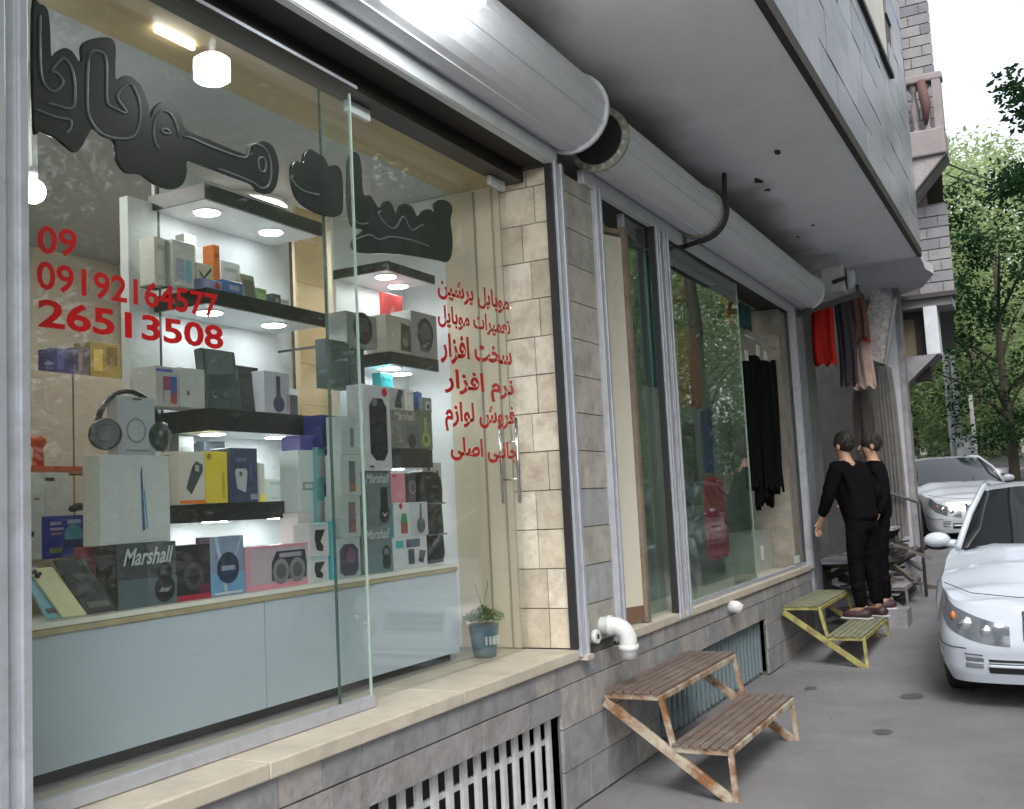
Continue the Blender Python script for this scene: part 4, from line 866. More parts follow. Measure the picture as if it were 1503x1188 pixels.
# end pillar of shop two and third shop front
s = MB(); s.box((-.45, 10.10, .757), (-.06, 10.41, 3.25)); tag(s.build('inner_pier', mat('worn_plaster', (.22, .20, .17), .8, var=.3, dirt=(.35, .32, .28), dirt_amt=.6, dirt_scale=8)), kind=None); bpy.data.objects['inner_pier'].parent = B
s = MB(); s.box((-.4, 10.505, 0), (.02, 10.9, 3.3)); s.build('end_pillar', mat('blue_grey_panel', (.22, .24, .28), .5, var=.2, dirt=(.35, .36, .4), dirt_amt=.6, dirt_scale=6), B)
s = MB(); s.box((-.4, 10.902, 0), (-.05, Y_END, 3.9)); s.build('end_wall', mat('dusty_grey_wall', (.16, .16, .155), .8, var=.2), B)

# ---------------------------------------------------------------- pipes, lock, small facade fittings
EP = thing('elbow_pipe', 'white plastic elbow drain pipe sticking out below the tile pillar', 'pipe', None, (0, 5.18, .80))
M_PVC = mat('white_pvc', (.62, .64, .64), .35, var=.05, dirt=(.3, .29, .27), dirt_amt=.35, dirt_scale=9)
s = MB(); pts = [(-.02, 0, .03), (.06, .01, .03)] + [(.06 + .075 * math.sin(a), .01 + .02 * math.sin(a), .03 - .075 * (1 - math.cos(a))) for a in [math.radians(k) for k in (20, 40, 60, 80, 90)]] + [(.135, .03, -.14)]
s.tube(pts, .047, 20); s.build('pipe_body', M_PVC, EP)
s = MB(); s.tube([(.03, .005, .03), (.062, .01, .03)], .054, 20); s.tube([(.135, .03, -.07), (.135, .03, -.10)], .054, 20); s.build('collar', M_PVC, EP)
PS = thing('pipe_stub', 'short white capped pipe stub under the clothes window sill', 'pipe', None, (0, 7.58, .665))
s = MB(); s.tube([(-.01, 0, 0), (.05, .005, 0), (.085, .012, -.02)], [.045, .045, .04], 16); s.build('pipe_body', M_PVC, PS)
s = MB(); s.tube([(.086, .012, -.021), (.092, .013, -.024)], .028, 14); s.build('cap', flat((.4, .36, .3)), PS)
LK = thing('rail_lock', 'round white lock at the foot of the wide shutter guide rail', 'lock', None, (.034, 4.99, .80))
s = MB(); s.tube([(0, 0, 0), (.025, 0, 0)], .035, 18); s.build('lock_body', M_PVC, LK)
s = MB(); s.tube([(.0255, 0, 0), (.028, 0, 0)], .014, 12); s.build('keyhole', M_DARK, LK)
tag(box('sill_foot', (.0, 4.86, .70), (.05, 4.95, .722), M_MARB), 'small stone foot below the wide shutter guide rail', 'bracket')

# ---------------------------------------------------------------- cellar grilles
def grille(g, nb, col, label, hz, x=-.055):
    t = thing('window_grille', label, 'grille', None, (x, g[0], g[2]))
    m = mat('grille_' + label[:6], col, .5, var=.12, dirt=(.2, .13, .08), dirt_amt=.4, dirt_scale=14)
    L = g[1] - g[0]; H_ = g[3] - g[2]
    for i in range(nb):
        y = (i + .5) * L / nb; box('bar', (-.009, y - .018, 0), (.009, y + .018, H_), m, t)
    for z in hz: box('crossbar', (-.012 - .012, 0, z - .012), (-.0095, L, z + .012), m, t)
    return t
grille(G1, 20, (.50, .52, .54), 'white barred cellar grille under the phone shop', (.09, .33))
grille(G2, 26, (.16, .215, .24), 'teal barred cellar grille behind the rusty steps', (.06, .38), x=-.06)
for g in (G1, G2): box('cellar_backing', (-.32, g[0], 0), (-.30, g[1], .5), mat('cellar_dark', (.015, .015, .018), .5), B)

# ---------------------------------------------------------------- metal steps
M_RUST = mat('rusty_cream_paint', (.38, .34, .27), .6, var=.15, scale=14, dirt=(.19, .085, .035), dirt_amt=1., dlo=.44, dhi=.58, dirt_scale=6, bump=.3)
M_TREAD = mat('worn_brown_slat', (.13, .095, .08), .65, var=.3, scale=12, stretch=(4, .6, 4), dirt=(.24, .22, .21), dirt_amt=.6, dirt_scale=9, bump=.3)
M_YEL = mat('chipped_yellow_paint', (.33, .32, .10), .6, var=.2, scale=12, dirt=(.16, .10, .06), dirt_amt=.9, dlo=.44, dhi=.62, dirt_scale=9, bump=.2)
M_YTR = mat('olive_tread', (.17, .18, .12), .7, var=.3, scale=12, dirt=(.3, .28, .15), dirt_amt=.6, dirt_scale=9)
def steps(y0, y1, mf, mt, label, slats=6, z_lo=.25, z_hi=.50, zg=0.):
    t = thing('metal_steps', label, 'steps', 'metal steps up to the shops', (0, y0, zg)); L = y1 - y0
    for (xa, xb, z) in ((.03, .35, z_hi), (.37, .69, z_lo)):
        w_ = (xb - xa - .02) / slats
        for i in range(slats):
            box('tread_slat', (xa + .01 + i * w_ + .004, -.012 + random.uniform(-.004, .004), z), (xa + .01 + (i + 1) * w_ - .004, L + .012, z + .014), mt, t, .002)
        s = MB()
        s.box((xa, 0, z - .03), (xa + .026, L, z - .002)); s.box((xb - .026, 0, z - .03), (xb, L, z - .002))
        for yy in (0, L / 2, L): s.box((xa + .0262, yy - .013 + (.013 if yy == 0 else -.013 if yy == L else 0), z - .03), (xb - .0262, yy + .013 + (.013 if yy == 0 else -.013 if yy == L else 0), z - .002))
        s.build('tread_frame', mf, t, .002)
    for yy in (.014, L - .014):
        s = MB(); s.bar((.03, yy, z_hi - .045), (.67, yy, .0), .034, .045, mi=0); s.build('stringer', mf, t, .002)
        s = MB(); s.bar((.338, yy, z_hi - .031), (.385, yy, z_lo + .0), .026); s.build('leg', mf, t)
        s = MB(); s.bar((.678, yy, z_lo - .031), (.690, yy, .0), .026); s.build('leg', mf, t)
    return t
steps(5.09, 6.45, M_RUST, M_TREAD, 'rusty cream framed two step stairs with brown slats, nearest the camera')
steps(9.08, 10.42, M_YEL, M_YTR, 'chipped yellow two step stairs beside the man in black')
steps(11.9, 13.2, mat('grey_brown_steel', (.16, .15, .15), .6, var=.2), mat('grey_tread', (.26, .26, .29), .6, var=.15), 'grey two step stairs beyond the man in black', slats=4, zg=.14)
# handrail
HR = thing('handrail', 'thin dark handrail on a post beside the far steps', 'handrail', None, (0, 0, 0))
s = MB(); s.tube([(.20, 12.6, 1.53), (.36, 12.75, 1.44), (.757, 12.85, 1.28), (.775, 12.86, 1.25), (.772, 12.86, .2)], .018, 10); s.build('rail', mat('handrail_steel', (.12, .12, .13), .4, metal=.4), HR)
s = MB(); s.tube([(.42, 12.78, 1.41), (.42, 12.78, .2)], .012, 8); s.build('post', MATS['handrail_steel'], HR)

# ---------------------------------------------------------------- third shop clutter
for k, (u0, u1, v0, v1, y, c, lb, al) in enumerate(((1188, 1222, 448, 538, 11.2, (.42, .012, .008), 'bright red garment hanging in front of the third shop', 'x'),
        (1224, 1250, 440, 568, 11.5, (.04, .035, .045), 'dark striped garment hanging right of the red one', 'x'),
        (1246, 1278, 490, 572, 11.8, (.38, .27, .24), 'pale pink cloth hanging above the man', 'x'),
        (1248, 1270, 430, 500, 11.6, (.13, .06, .04), 'brown patterned cloth above the pink cloth', 'x'),
        (1250, 1276, 572, 700, 12.4, (.05, .042, .038), 'dark brown curtain behind the standing man', 'x'),
        (1276, 1312, 540, 790, 12.9, (.12, .115, .11), 'grey ribbed curtain beside the far column', 'x'))):
    a = ony(u0, v0, y); b = ony(u1, v0, y); zb = ony(u0, v1, y).z
    garment('hanging_cloth', lb, (a.x + b.x) / 2, y, a.z, b.x - a.x, a.z - zb, c, folds=1.6 if k != 5 else 7, seed=50 + k, flare=1.06, depth=.08, along='x')
a = ony(1264, 486, 11.78); s = MB(); s.hexa([(a.x, 11.70, a.z - .1), (a.x + .10, 11.70, a.z - .16), (a.x + .10, 11.73, a.z - .16), (a.x, 11.73, a.z - .1), (a.x + .0, 11.70, a.z), (a.x + .09, 11.70, a.z - .02), (a.x + .09, 11.73, a.z - .02), (a.x, 11.73, a.z)])
tag(s.build('red_scarf', mat('scarf_red', (.4, .01, .01), .7)), 'small red scarf pinned on the pink cloth', 'scarf')
# tilted patterned board
q = [ony(u, v, 11.9) for u, v in ((1258, 520), (1298, 535), (1312, 440), (1282, 420))]
PB = thing('patterned_board', 'tilted pale patterned advertising board under the soffit end', 'board', None, (0, 0, 0))
s = MB(); s.hexa([tuple(p + Vector((0, .03, 0))) for p in q] + [tuple(p) for p in q]); s.build('board', mat('patterned_print', (.36, .34, .35), .5, var=.5, scale=22), PB)
s = MB(); s.bar(q[1] + Vector((.02, -.01, 0)), q[2] + Vector((.02, -.01, 0)), .05, .03); s.build('frame_edge', mat('frame_grey', (.2, .21, .23), .5), PB)
# white security box
WB = thing('security_box', 'white lamp box on the soffit at the end of the far shutter', 'lamp box', None, (.36, 10.95, 3.6))
s = MB(); s.box((-.13, -.1, -.13), (.12, .14, .15)); s.build('housing', mat('box_white', (.48, .50, .52), .4), WB, .03, 3)
s = MB(); s.tube([(.0, -.115, -.03), (.14, -.115, .0)], .022, 10); s.build('slot', M_DARK, WB)
s = MB(); s.tube([(.121, .0, .0), (.2, .02, .0)], [.11, .09], 16); s.box((-.05, 0, .151), (.05, .1, .30)); s.build('end_cone', mat('box_white', (.5, .5, .5)), WB)
# far column and shopfront of the third shop
C3 = thing('white_column', 'slim white column at the end of the third shop front', 'column', None, (0, 0, 0))
s = MB(); a = ony(1303, 535, 13.3); b = ony(1318, 535, 13.3); s.box((a.x, 13.3, .2), (b.x, 13.5, 3.9)); s.build('shaft', mat('column_white', (.38, .38, .42), .5, var=.1), C3)
a2 = ony(1319, 700, 13.6); s = MB(); s.box((b.x + .002, 13.45, .2), (max(b.x + .03, ony(1341, 690, 13.45).x), 13.7, 3.9)); s.build('stone_pier', M_TILES[1], C3)
# timber heap
TH = thing('timber_heap', 'heap of dark timber and scrap under the third shop steps', 'timber', None, (0, 0, 0))
rnd = random.Random(3)
M_TIM = [mat('timber_%d' % i, c, .8, var=.3, scale=10) for i, c in enumerate([(.09, .075, .06), (.14, .12, .11), (.05, .045, .045), (.20, .19, .20)])]
for i in range(46):
    y = rnd.uniform(10.75, 13.6); x = rnd.uniform(.0, .34) + (.25 if y > 12.4 else 0); z = .12 + rnd.uniform(0, .62) + .04 * (y - 10.7); a = rnd.uniform(-.9, .9); L = rnd.uniform(.2, .42); e = rnd.uniform(-.35, .35)
    d = Vector((math.cos(a) * .7, math.sin(a), e)).normalized() * L
    s = MB(); s.bar(Vector((x, y, z)) - d, Vector((x, y, z)) + d, rnd.uniform(.03, .09), rnd.uniform(.015, .05)); s.build('timber_piece', rnd.choice(M_TIM), TH)
s = MB(); s.box((-.05, 10.92, .72), (.40, 11.7, .75)); tag(s.build('step_board', mat('grey_board', (.3, .31, .34), .5, var=.2)), 'grey board laid across the timber at sill height', 'board')
s = MB(); s.box((.2, 12.3, .98), (.55, 13.1, 1.01)); tag(s.build('step_board', MATS['grey_board']), 'upper grey board beside the far column', 'board')

# ---------------------------------------------------------------- neighbour building
N = thing('neighbour_building', 'brick building with a balustrade balcony beyond the overhang', 'building')
YN = 14.0
def ox(u, v): return ony(u, v, YN)
xr = 1.29
M_BR = [mat('pale_brick_%d' % i, c, .75, var=.16, scale=5, bump=.2) for i, c in enumerate([(.19, .188, .205), (.155, .155, .175), (.22, .215, .225)])]
M_PLS = mat('neighbour_plaster', (.24, .24, .25), .7, var=.1)
s = MB()
def tap(x1, x2, ya, z0, z1): s.hexa([(-6, ya, z0), (x1, ya, z0), (x2, 20, z0), (-6, 20, z0), (-6, ya, z1), (x1, ya, z1), (x2, 20, z1), (-6, 20, z1)])
tap(xr - .02, .80, YN + .02, 5.5, 16); tap(xr - .02, .80, YN + .02, 3.85, 5.0); tap(xr - .25, .5, YN + .3, 5.0, 5.5); tap(.33, -.4, YN + .02, 0, 3.85); s.build('wall', M_MORT, N)
z = 3.86; ri = 0
while z < 9.6:
    if not (4.98 < z + .07 < 5.5):
        x = xr - .55 + (.0 if ri % 2 else .14)
        xx = x
        while xx < xr - .01:
            x1 = min(xx + .28, xr); tile((xx, YN + .03, z), (x1, YN, z + .135), M_BR, 'brick', gap=.004, par=N); xx = x1
    z += .14; ri += 1
# balcony
bx = 1.39
def bal(name, a, b, m, bev=0): return box(name, a, b, m, N, bev)
M_BAL = mat('pinkish_stone', (.24, .215, .22), .7, var=.12, scale=6)
bal('balcony_slab', (.8, YN - .55, 5.47), (bx - .02, YN - .001, 5.80), M_BAL, .02)
bal('top_rail', (.8, YN - .50, 6.42), (bx, YN - .28, 6.52), M_BAL, .02)
for i in range(4):
    xx = .92 + i * .13; s = MB(); s.tube([(xx, YN - .4, 5.80 + h) for h in (0, .05, .06, .16, .26, .36, .46, .52, .56, .62)], [.05, .05, .028, .045, .055, .04, .024, .028, .05, .05], 12); s.build('baluster', M_BAL, N)
s = MB(); s.box((bx - .12, YN - .5, 5.80), (bx - .02, YN - .3, 6.42)); s.build('balcony_post', M_BAL, N)
s = MB(); s.tube([(1.15, YN - .52, 6.42), (1.19, YN - .56, 6.1), (1.17, YN - .54, 5.85)], [.05, .06, .02], 8); s.build('draped_cloth', mat('rust_cloth', (.10, .05, .045), .8, bump=.4), N)
def wedge(name, x0, x1, z_top, z_bot, y0, y1, m):   # triangular bracket: full width on top, narrows to x0 below
    s = MB(); s.add([(x0, y0, z_bot), (x0, y0, z_top), (x1, y0, z_top), (x0, y1, z_bot), (x0, y1, z_top), (x1, y1, z_top)], [(0, 2, 1), (3, 4, 5), (0, 3, 5, 2), (1, 2, 5, 4), (0, 1, 4, 3)]); return s.build(name, m, N)
M_DK = mat('dark_soffit', (.05, .045, .045), .8)
wedge('bracket', .93, 1.36, 5.468, 5.0, YN - .5, YN - .02, M_TILES[0])
s = MB(); s.bar((.935, YN - .51, 5.0), (1.375, YN - .51, 5.47), .02, .05, up=(0, 1, 0)); s.build('dark_edge', M_DK, N)
bal('string_course', (.6, YN - .08, 3.80), (xr + .02, YN - .003, 3.858), M_DK)
bal('lower_soffit', (.35, YN + .0, 3.70), (xr - .05, YN + .6, 3.80), M_PLS)
bal('corner_post', (.90, YN - .02, 3.09), (1.06, YN + .3, 3.699), mat('post_white', (.55, .58, .64), .5), .005)
bal('recess', (.45, YN + .3, 2.8), (.899, YN + .5, 3.699), M_DK)
wedge('bracket', .60, 1.02, 3.089, 2.72, YN - .02, YN + .6, M_TILES[1])
bal('recess_panel', (.55, YN + .28, 3.0), (.75, YN + .299, 3.6), mat('ochre_panel', (.16, .13, .08), .7))
# stepped end of the canopy soffit
s = MB(); zc = 3.88
pts = [(-.25, Y_END), (1.13, Y_END), (1.11, 12.4), (1.16, 12.8), (.95, 13.6), (.62, 13.98), (-.25, 13.98)]
s.add([(x, y, zc) for x, y in pts] + [(x, y, zc + .1) for x, y in pts], [tuple(range(7)), tuple(range(13, 6, -1))] + [(i, (i + 1) % 7, (i + 1) % 7 + 7, i + 7) for i in range(7)])
s.build('canopy_end', mat('soffit_end', (.50, .50, .53), .75, var=.12, scale=2), B)

# ---------------------------------------------------------------- cars
M_CARW = mat('white_car_paint', (.50, .55, .63), .22, var=.02, coat=.6)
M_CARGL = mat('car_glass', (.015, .018, .02), .03, var=0, spec=.9, coat=.6)
M_TYRE = mat('tyre', (.018, .018, .018), .8, var=.2)
M_RIM = mat('rim', (.35, .36, .38), .3, metal=.7)
M_LAMP = mat('headlamp_glass', (.17, .19, .22), .08, metal=.3, var=.25, scale=14, coat=.8)
def catmull(P_, n=6):
    out = []
    for i in range(len(P_) - 1):
        p0 = P_[max(i - 1, 0)]; p1 = P_[i]; p2 = P_[i + 1]; p3 = P_[min(i + 2, len(P_) - 1)]
        for k in range(n):
            t = k / n; out.append(tuple(.5 * (2 * b + (c - a) * t + (2 * a - 5 * b + 4 * c - d) * t * t + (-a + 3 * b - 3 * c + d) * t ** 3) for a, b, c, d in zip(p0, p1, p2, p3)))
    out.append(P_[-1]); return out
def car(label, loc, paint, rz=0, plate=False, sc=1., hatch=False, group='cars parked along the street', detail=True):
    t = thing('parked_car', label, 'car', group, loc, rz)
    OUT = catmull([(0, 0), (.3, .008), (.55, .04), (.70, .10), (.79, .20), (.835, .36), (.86, .6), (.87, .95), (.872, 1.6), (.872, 2.6), (.87, 3.4), (.85, 3.95), (.78, 4.3), (.6, 4.43), (.3, 4.48), (0, 4.5)], 7)
    n = len(OUT)
    arc = [0]
    for i in range(1, n): arc.append(arc[-1] + math.dist(OUT[i], OUT[i - 1]))
    def lerp_tab(tab, y):
        if y <= tab[0][0]: return tab[0][1]
        for (a, b), (c, d) in zip(tab, tab[1:]):
            if y <= c:
                q = (y - a) / (c - a); q = q * q * (3 - 2 * q); return b + (d - b) * q
        return tab[-1][1]
    TOP = [(0, .66), (.1, .69), (.35, .75), (.8, .83), (1.3, .92), (1.6, .955), (3.6, .99), (4.1, 1.0), (4.4, .98), (4.5, .93)]
    WH = ((.83, .325), (3.55, .325))
    def zb(x, y):
        z = .17 if y < .3 or y > 4.2 else .2
        if abs(x) > .6:
            for yc, r in WH:
                d = abs(y - yc)
                if d < r + .035: z = max(z, .32 + math.sqrt(max(0, (r + .035) ** 2 - d * d)) * .98)
        return z
    def inset(z, y, fr):
        base = .055 * max(0, (.34 - z) / .17) ** 1.5 if z < .34 else 0
        up = .05 * max(0, (fr - .45) / .55) ** 1.8
        nose = 0
        if y < .5: nose = (.10 * max(0, fr - .55) ** 1.3 * (1 - y / .5)) + (.02 * (1 - y / .5) if .30 < z < .36 else 0)
        return base + up + nose
    def W_(i, fr, sgn=1, off=0.):
        x, y = OUT[i]; a = OUT[max(i - 1, 0)]; b = OUT[min(i + 1, n - 1)]
        tx, ty = b[0] - a[0], b[1] - a[1]; L = math.hypot(tx, ty) or 1; nx, ny = ty / L, -tx / L
        z0 = zb(x, y); z1 = lerp_tab(TOP, y); z = z0 + (z1 - z0) * fr; k = -inset(z, y, fr) + off
        return (sgn * (x + nx * k), y + ny * k, z)
    rows_ = [0, .04, .1, .2, .3, .4, .5, .6, .7, .8, .88, .95, 1.0]
    s = MB()
    for sgn in (1, -1):
        vs = [W_(i, fr, sgn) for fr in rows_ for i in range(n)]
        fs = [(j * n + i, j * n + i + 1, (j + 1) * n + i + 1, (j + 1) * n + i) for j in range(len(rows_) - 1) for i in range(n - 1)]
        s.add(vs, fs if sgn == 1 else [f[::-1] for f in fs], 0, True)
    # deck (hood / boot)
    m_ = 10; vs = []
    for i in range(n):
        p = W_(i, 1.0, 1)
        for k in range(m_ + 1):
            q = -1 + 2 * k / m_; edge = 1 - abs(q) ** 3; rise = (.012 + .075 * min(1, p[1] / .9)) * edge + .012 * math.exp(-((abs(q) - .62) / .1) ** 2) * min(1, p[1])
            vs.append((p[0] * q, p[1] + (0 if p[1] > .5 else -.0), p[2] + rise))
    s.add(vs, [(i * (m_ + 1) + k, i * (m_ + 1) + k + 1, (i + 1) * (m_ + 1) + k + 1, (i + 1) * (m_ + 1) + k) for i in range(n - 1) for k in range(m_)], 0, True)
    s.build('body', paint, t)
    # greenhouse
    def ring(y, z, w, c): return [(w * q, y + c * (q * q), z - .03 * q ** 4) for q in (-1, -.9, -.6, -.3, 0, .3, .6, .9, 1)]
    YW0, YW1, YR0, YR1 = 1.30, 2.0, 3.3, (4.3 if hatch else 3.95)
    base = [ring(YW0 - .07, .985, .74, .20), ring(YW1 - .02, 1.43, .555, .14), ring(2.6, 1.465, .57, 0), ring(YR0, 1.42, .54, -.1), ring(YR1, 1.03, .70, -.16)]
    def patch(name, A, Bq, mt, mdl=8, bulge=.02, off=(0, 0, 0)):
        s = MB(); vs = []
        for j in range(mdl + 1):
            q = j / mdl
            for a, b in zip(A, Bq): vs.append(tuple(a[k] + (b[k] - a[k]) * q + (bulge * math.sin(math.pi * q) if k == 2 else 0) + off[k] for k in range(3)))
        m2 = len(A); s.add(vs, [(j * m2 + i, j * m2 + i + 1, (j + 1) * m2 + i + 1, (j + 1) * m2 + i) for j in range(mdl) for i in range(m2 - 1)], 0, True)
        return s.build(name, mt, t)
    patch('windshield', base[0], base[1], M_CARGL, bulge=.018)
    patch('roof', base[1], base[2], paint); patch('roof', base[2], base[3], paint, bulge=.01)
    patch('rear_window', base[3], base[4], M_CARGL)
    for sg in (0, -1):
        lo = []; hi = []
        sgn = -1 if sg == 0 else 1
        for y, wl in ((1.43, .742), (1.9, .755), (2.45, .76), (2.5, .76), (3.1, .755), (3.6, .735), (YR1 - .1, .70)): lo.append((sgn * wl, y, .975))
        for y, z, wh in ((2.1, 1.40, .562), (2.3, 1.425, .57), (2.5, 1.435, .575), (2.55, 1.435, .575), (2.9, 1.425, .57), (3.2, 1.40, .555), (3.35, 1.38, .545)): hi.append((sgn * wh, y, z))
        patch('side_window', lo, hi, M_CARGL, bulge=.0)
    for sgn in (-1, 1):   # pillars
        s = MB(); s.tube([(sgn * .755, YW0 + .12, .97), (sgn * .665, 1.68, 1.23), (sgn * .575, 2.12, 1.43), (sgn * .58, 2.6, 1.455), (sgn * .56, 3.3, 1.41), (sgn * .71, YR1, 1.0)], .026, 8); s.build('pillar', paint, t)
        s = MB(); s.bar((sgn * .77, 2.5, .97), (sgn * .588, 2.55, 1.43), .05, .02, up=(0, 1, 0)); s.build('middle_pillar', M_DARK, t)
    for sgn in (-1, 1):    # panel gaps
        for (ii, fa, fb) in ((38, .0, 1.), ):
            s = MB(); s.tube([W_(i_, f_, sgn, .0015) for i_, f_ in [(min(range(n), key=lambda q: abs(OUT[q][1] - 1.45)), k / 10) for k in range(11)]], .003, 5); s.tube([W_(i_, f_, sgn, .0015) for i_, f_ in [(min(range(n), key=lambda q: abs(OUT[q][1] - 2.55)), k / 10) for k in range(11)]], .003, 5)
            s.tube([W_(i_, .56, sgn, .001) for i_ in range(n) if OUT[i_][1] > 1.3 and OUT[i_][1] < 4.2 and i_ < n - 2], .004, 5)
            s.tube([W_(i_, .44, sgn, .0015) for i_ in range(18, n) if OUT[i_][1] < .46], .003, 5); s.build('panel_gap', M_DARK, t)
    # bumper openings, lamps
    def sub(name, i0, i1, f0, f1, mt, off=.004, both=True, wob=None):
        s = MB()
        for sgn in ((1, -1) if both else (1,)):
            vs = []; ni = max(1, i1 - i0)
            for j in range(7):
                for i in range(i0, i1 + 1):
                    q = (i - i0) / ni; a, b = (f0, f1) if wob is None else wob(q)
                    vs.append(W_(i, a + (b - a) * j / 6, sgn, off))
            fs = [(j * (ni + 1) + i, j * (ni + 1) + i + 1, (j + 1) * (ni + 1) + i + 1, (j + 1) * (ni + 1) + i) for j in range(6) for i in range(ni)]
            s.add(vs, fs if sgn == 1 else [f[::-1] for f in fs], 0, True)
            if name in ('headlight', 'fog_lamp'): o = s.build(name, mt, t); s = MB()
        return None if name in ('headlight', 'fog_lamp') else s.build(name, mt, t)
    hl = (9, 34)
    sub('headlight', hl[0], hl[1], 0, 0, M_LAMP, .004, wob=lambda q: (.50 + .32 * q ** 1.4, .60 + .385 * min(1, (q + .10) ** .40)))
    for sgn in (1, -1):
        s = MB()
        for (ii, fr, rr) in ((13, .68, .042), (18, .74, .05)):
            p = Vector(W_(ii, fr, sgn, .0)); s.ball(p, rr, n=14, sc=(1, .35, 1))
        s.build('lamp_reflector', mat('chrome_lamp', (.7, .72, .75), .06, metal=.9, var=0), t)
        s = MB(); p = Vector(W_(24, .82, sgn, .0)); s.ball(p, .035, n=12, sc=(.5, 1, .9)); s.build('indicator', mat('amber', (.55, .16, .03), .25), t)
    sub('grille', 0, 7, .58, .92, M_DARK, .003); 
    s = MB()
    for zf in (.60, .70, .80, .90):
        vs = [W_(i, zf, sg, .008) for sg in (1,) for i in range(0, 8)]; s.tube([W_(i, zf, -1, .008) for i in range(7, -1, -1)] + vs[1:], .006, 6)
    s.tube([W_(i, .93, -1, .01) for i in range(7, -1, -1)] + [W_(i, .93, 1, .01) for i in range(1, 8)], .012, 8)
    s.build('grille_bar', mat('chrome_trim', (.6, .62, .64), .15, metal=.9, var=0), t)
    sub('air_intake', 0, 13, .14, .34, M_DARK, .003)
    s = MB(); s.tube([W_(i, .24, -1, .008) for i in range(13, -1, -1)] + [W_(i, .24, 1, .008) for i in range(1, 14)], .011, 6); s.build('intake_bar', paint, t)
    sub('fog_lamp', 14, 19, .20, .38, M_LAMP, .004)
    sub('wheel_well', 20, 20, 0, 0, M_DARK, 0) if False else None
    s = MB(); s.box((-.60, .15, .22), (.60, 4.3, .5)); s.build('underbody', M_DARK, t)
    s = MB(); s.tube([W_(i, 1.0, -1, .0) for i in range(0)] + [(-.78, .40, .80), (-.6, .20, .745), (-.3, .12, .72), (0, .10, .715), (.3, .12, .72), (.6, .20, .745), (.78, .40, .80)], .003, 5); s.build('hood_seam', M_DARK, t)
    s = MB(); s.tube([(.70, 1.36, .965), (.45, 1.24, .985), (0, 1.2, .995)], .012, 6); s.tube([(.0, 1.22, .99), (-.45, 1.25, .98), (-.7, 1.36, .965)], .012, 6); s.build('wiper', M_DARK, t)
    # wheels
    for yc, r in WH:
        for sgn in (-1, 1):
            s = MB(); s.tube([(sgn * (.66 + d), yc, .32) for d in (0, .02, .16, .18)], [r - .04, r - .01, r - .01, r - .035], 28)
            wh = s.build('wheel', M_TYRE, t)
            s = MB(); s.tube([(sgn * .842, yc, .32), (sgn * .846, yc, .32)], r - .09, 24)
            for k in range(5):
                a = 2 * math.pi * k / 5; s.bar((sgn * .850, yc, .32), (sgn * .850, yc + math.cos(a) * (r - .1), .32 + math.sin(a) * (r - .1)), .05, .012, up=(1, 0, 0))
            o = s.build('rim', M_RIM, wh)
    for sgn in (-1, 1):
        s = MB(); s.ball((sgn * .93, 1.72, 1.025), .105, n=16, sc=(1.0, .55, .60)); s.tube([(sgn * .76, 1.74, .985), (sgn * .88, 1.73, 1.0)], .034, 8); mr = s.build('mirror', paint, t)
        s = MB(); s.ball((sgn * .93, 1.745, .975), .095, n=14, sc=(1.0, .45, .35)); s.build('mirror_base', M_DARK, mr)
        s = MB(); s.box((sgn * .872, 2.05, .80), (sgn * .90, 2.2, .83)); s.box((sgn * .872, 3.05, .82), (sgn * .90, 3.2, .85)); s.build('door_handle', paint, t)
    if sc != 1.: t.scale = (sc, sc, sc)
    return t
car('white saloon parked nearest the camera, nose towards us', (2.225, 7.5, 0), M_CARW)
p = onz(1500, 785, .55)
c2 = car('second white saloon parked behind the nearest white car', (1.15, 18.6, .48), mat('white_car_paint2', (.52, .55, .60), .25, var=.02, coat=.7), hatch=True, rz=.34)
c3 = car('dark green grey car mostly hidden left of the second white saloon', (-.95, 21.2, .60), mat('dark_car_paint', (.05, .065, .06), .3, var=.05, coat=.6))
c4 = car('silver estate car seen far back at the right edge', (ony(1497, 690, 31).x, 31, 1.1), mat('silver_car_paint', (.12, .12, .14), .3, metal=.3, var=.03, coat=.6), rz=.5, hatch=True)
c5 = car('dark blue car just outside the right edge, reflected in the clothes window', (2.98, 12.7, .21), mat('navy_car_paint', (.015, .03, .06), .25, var=.05, coat=.8))
c6 = car('grey blue car parked on the far side of the street', (5.2, 7.9, 0), mat('greyblue_car_paint', (.12, .16, .20), .3, var=.05, coat=.8))

# ---------------------------------------------------------------- people
def skinned(name, joints, edges, root, mats, parent, sub=2, smooth=True):
    me = bpy.data.meshes.new(name); names = list(joints)
    me.from_pydata([joints[k][0] for k in names], [(names.index(a), names.index(b)) for a, b in edges], [])
    o = bpy.data.objects.new(name, me); COL.objects.link(o)
    sk = o.modifiers.new('skin', 'SKIN'); sk.use_smooth_shade = True
    for i, k in enumerate(names):
        r = joints[k][1]; me.skin_vertices[0].data[i].radius = r if isinstance(r, tuple) else (r, r)
        me.skin_vertices[0].data[i].use_root = (k == root)
    sb = o.modifiers.new('sub', 'SUBSURF'); sb.levels = sub; sb.render_levels = sub
    bpy.context.view_layer.update()
    m2 = bpy.data.meshes.new_from_object(o.evaluated_get(bpy.context.evaluated_depsgraph_get()))
    bpy.data.objects.remove(o); m2.name = name; m2.materials.clear(); m2.materials.append(mats)
    for p_ in m2.polygons: p_.use_smooth = True
    if name != 'body':
        for v_ in m2.vertices:
            c_ = v_.co; f_ = mnoise.noise(Vector((c_.x * 9, c_.y * 9, c_.z * 22 + c_.x * 14))) * .011 + mnoise.noise(Vector((c_.x * 26, c_.y * 26, c_.z * 30))) * .004
            v_.co = c_ + v_.normal * f_
    o2 = bpy.data.objects.new(name, m2); COL.objects.link(o2); o2.parent = parent
    return o2
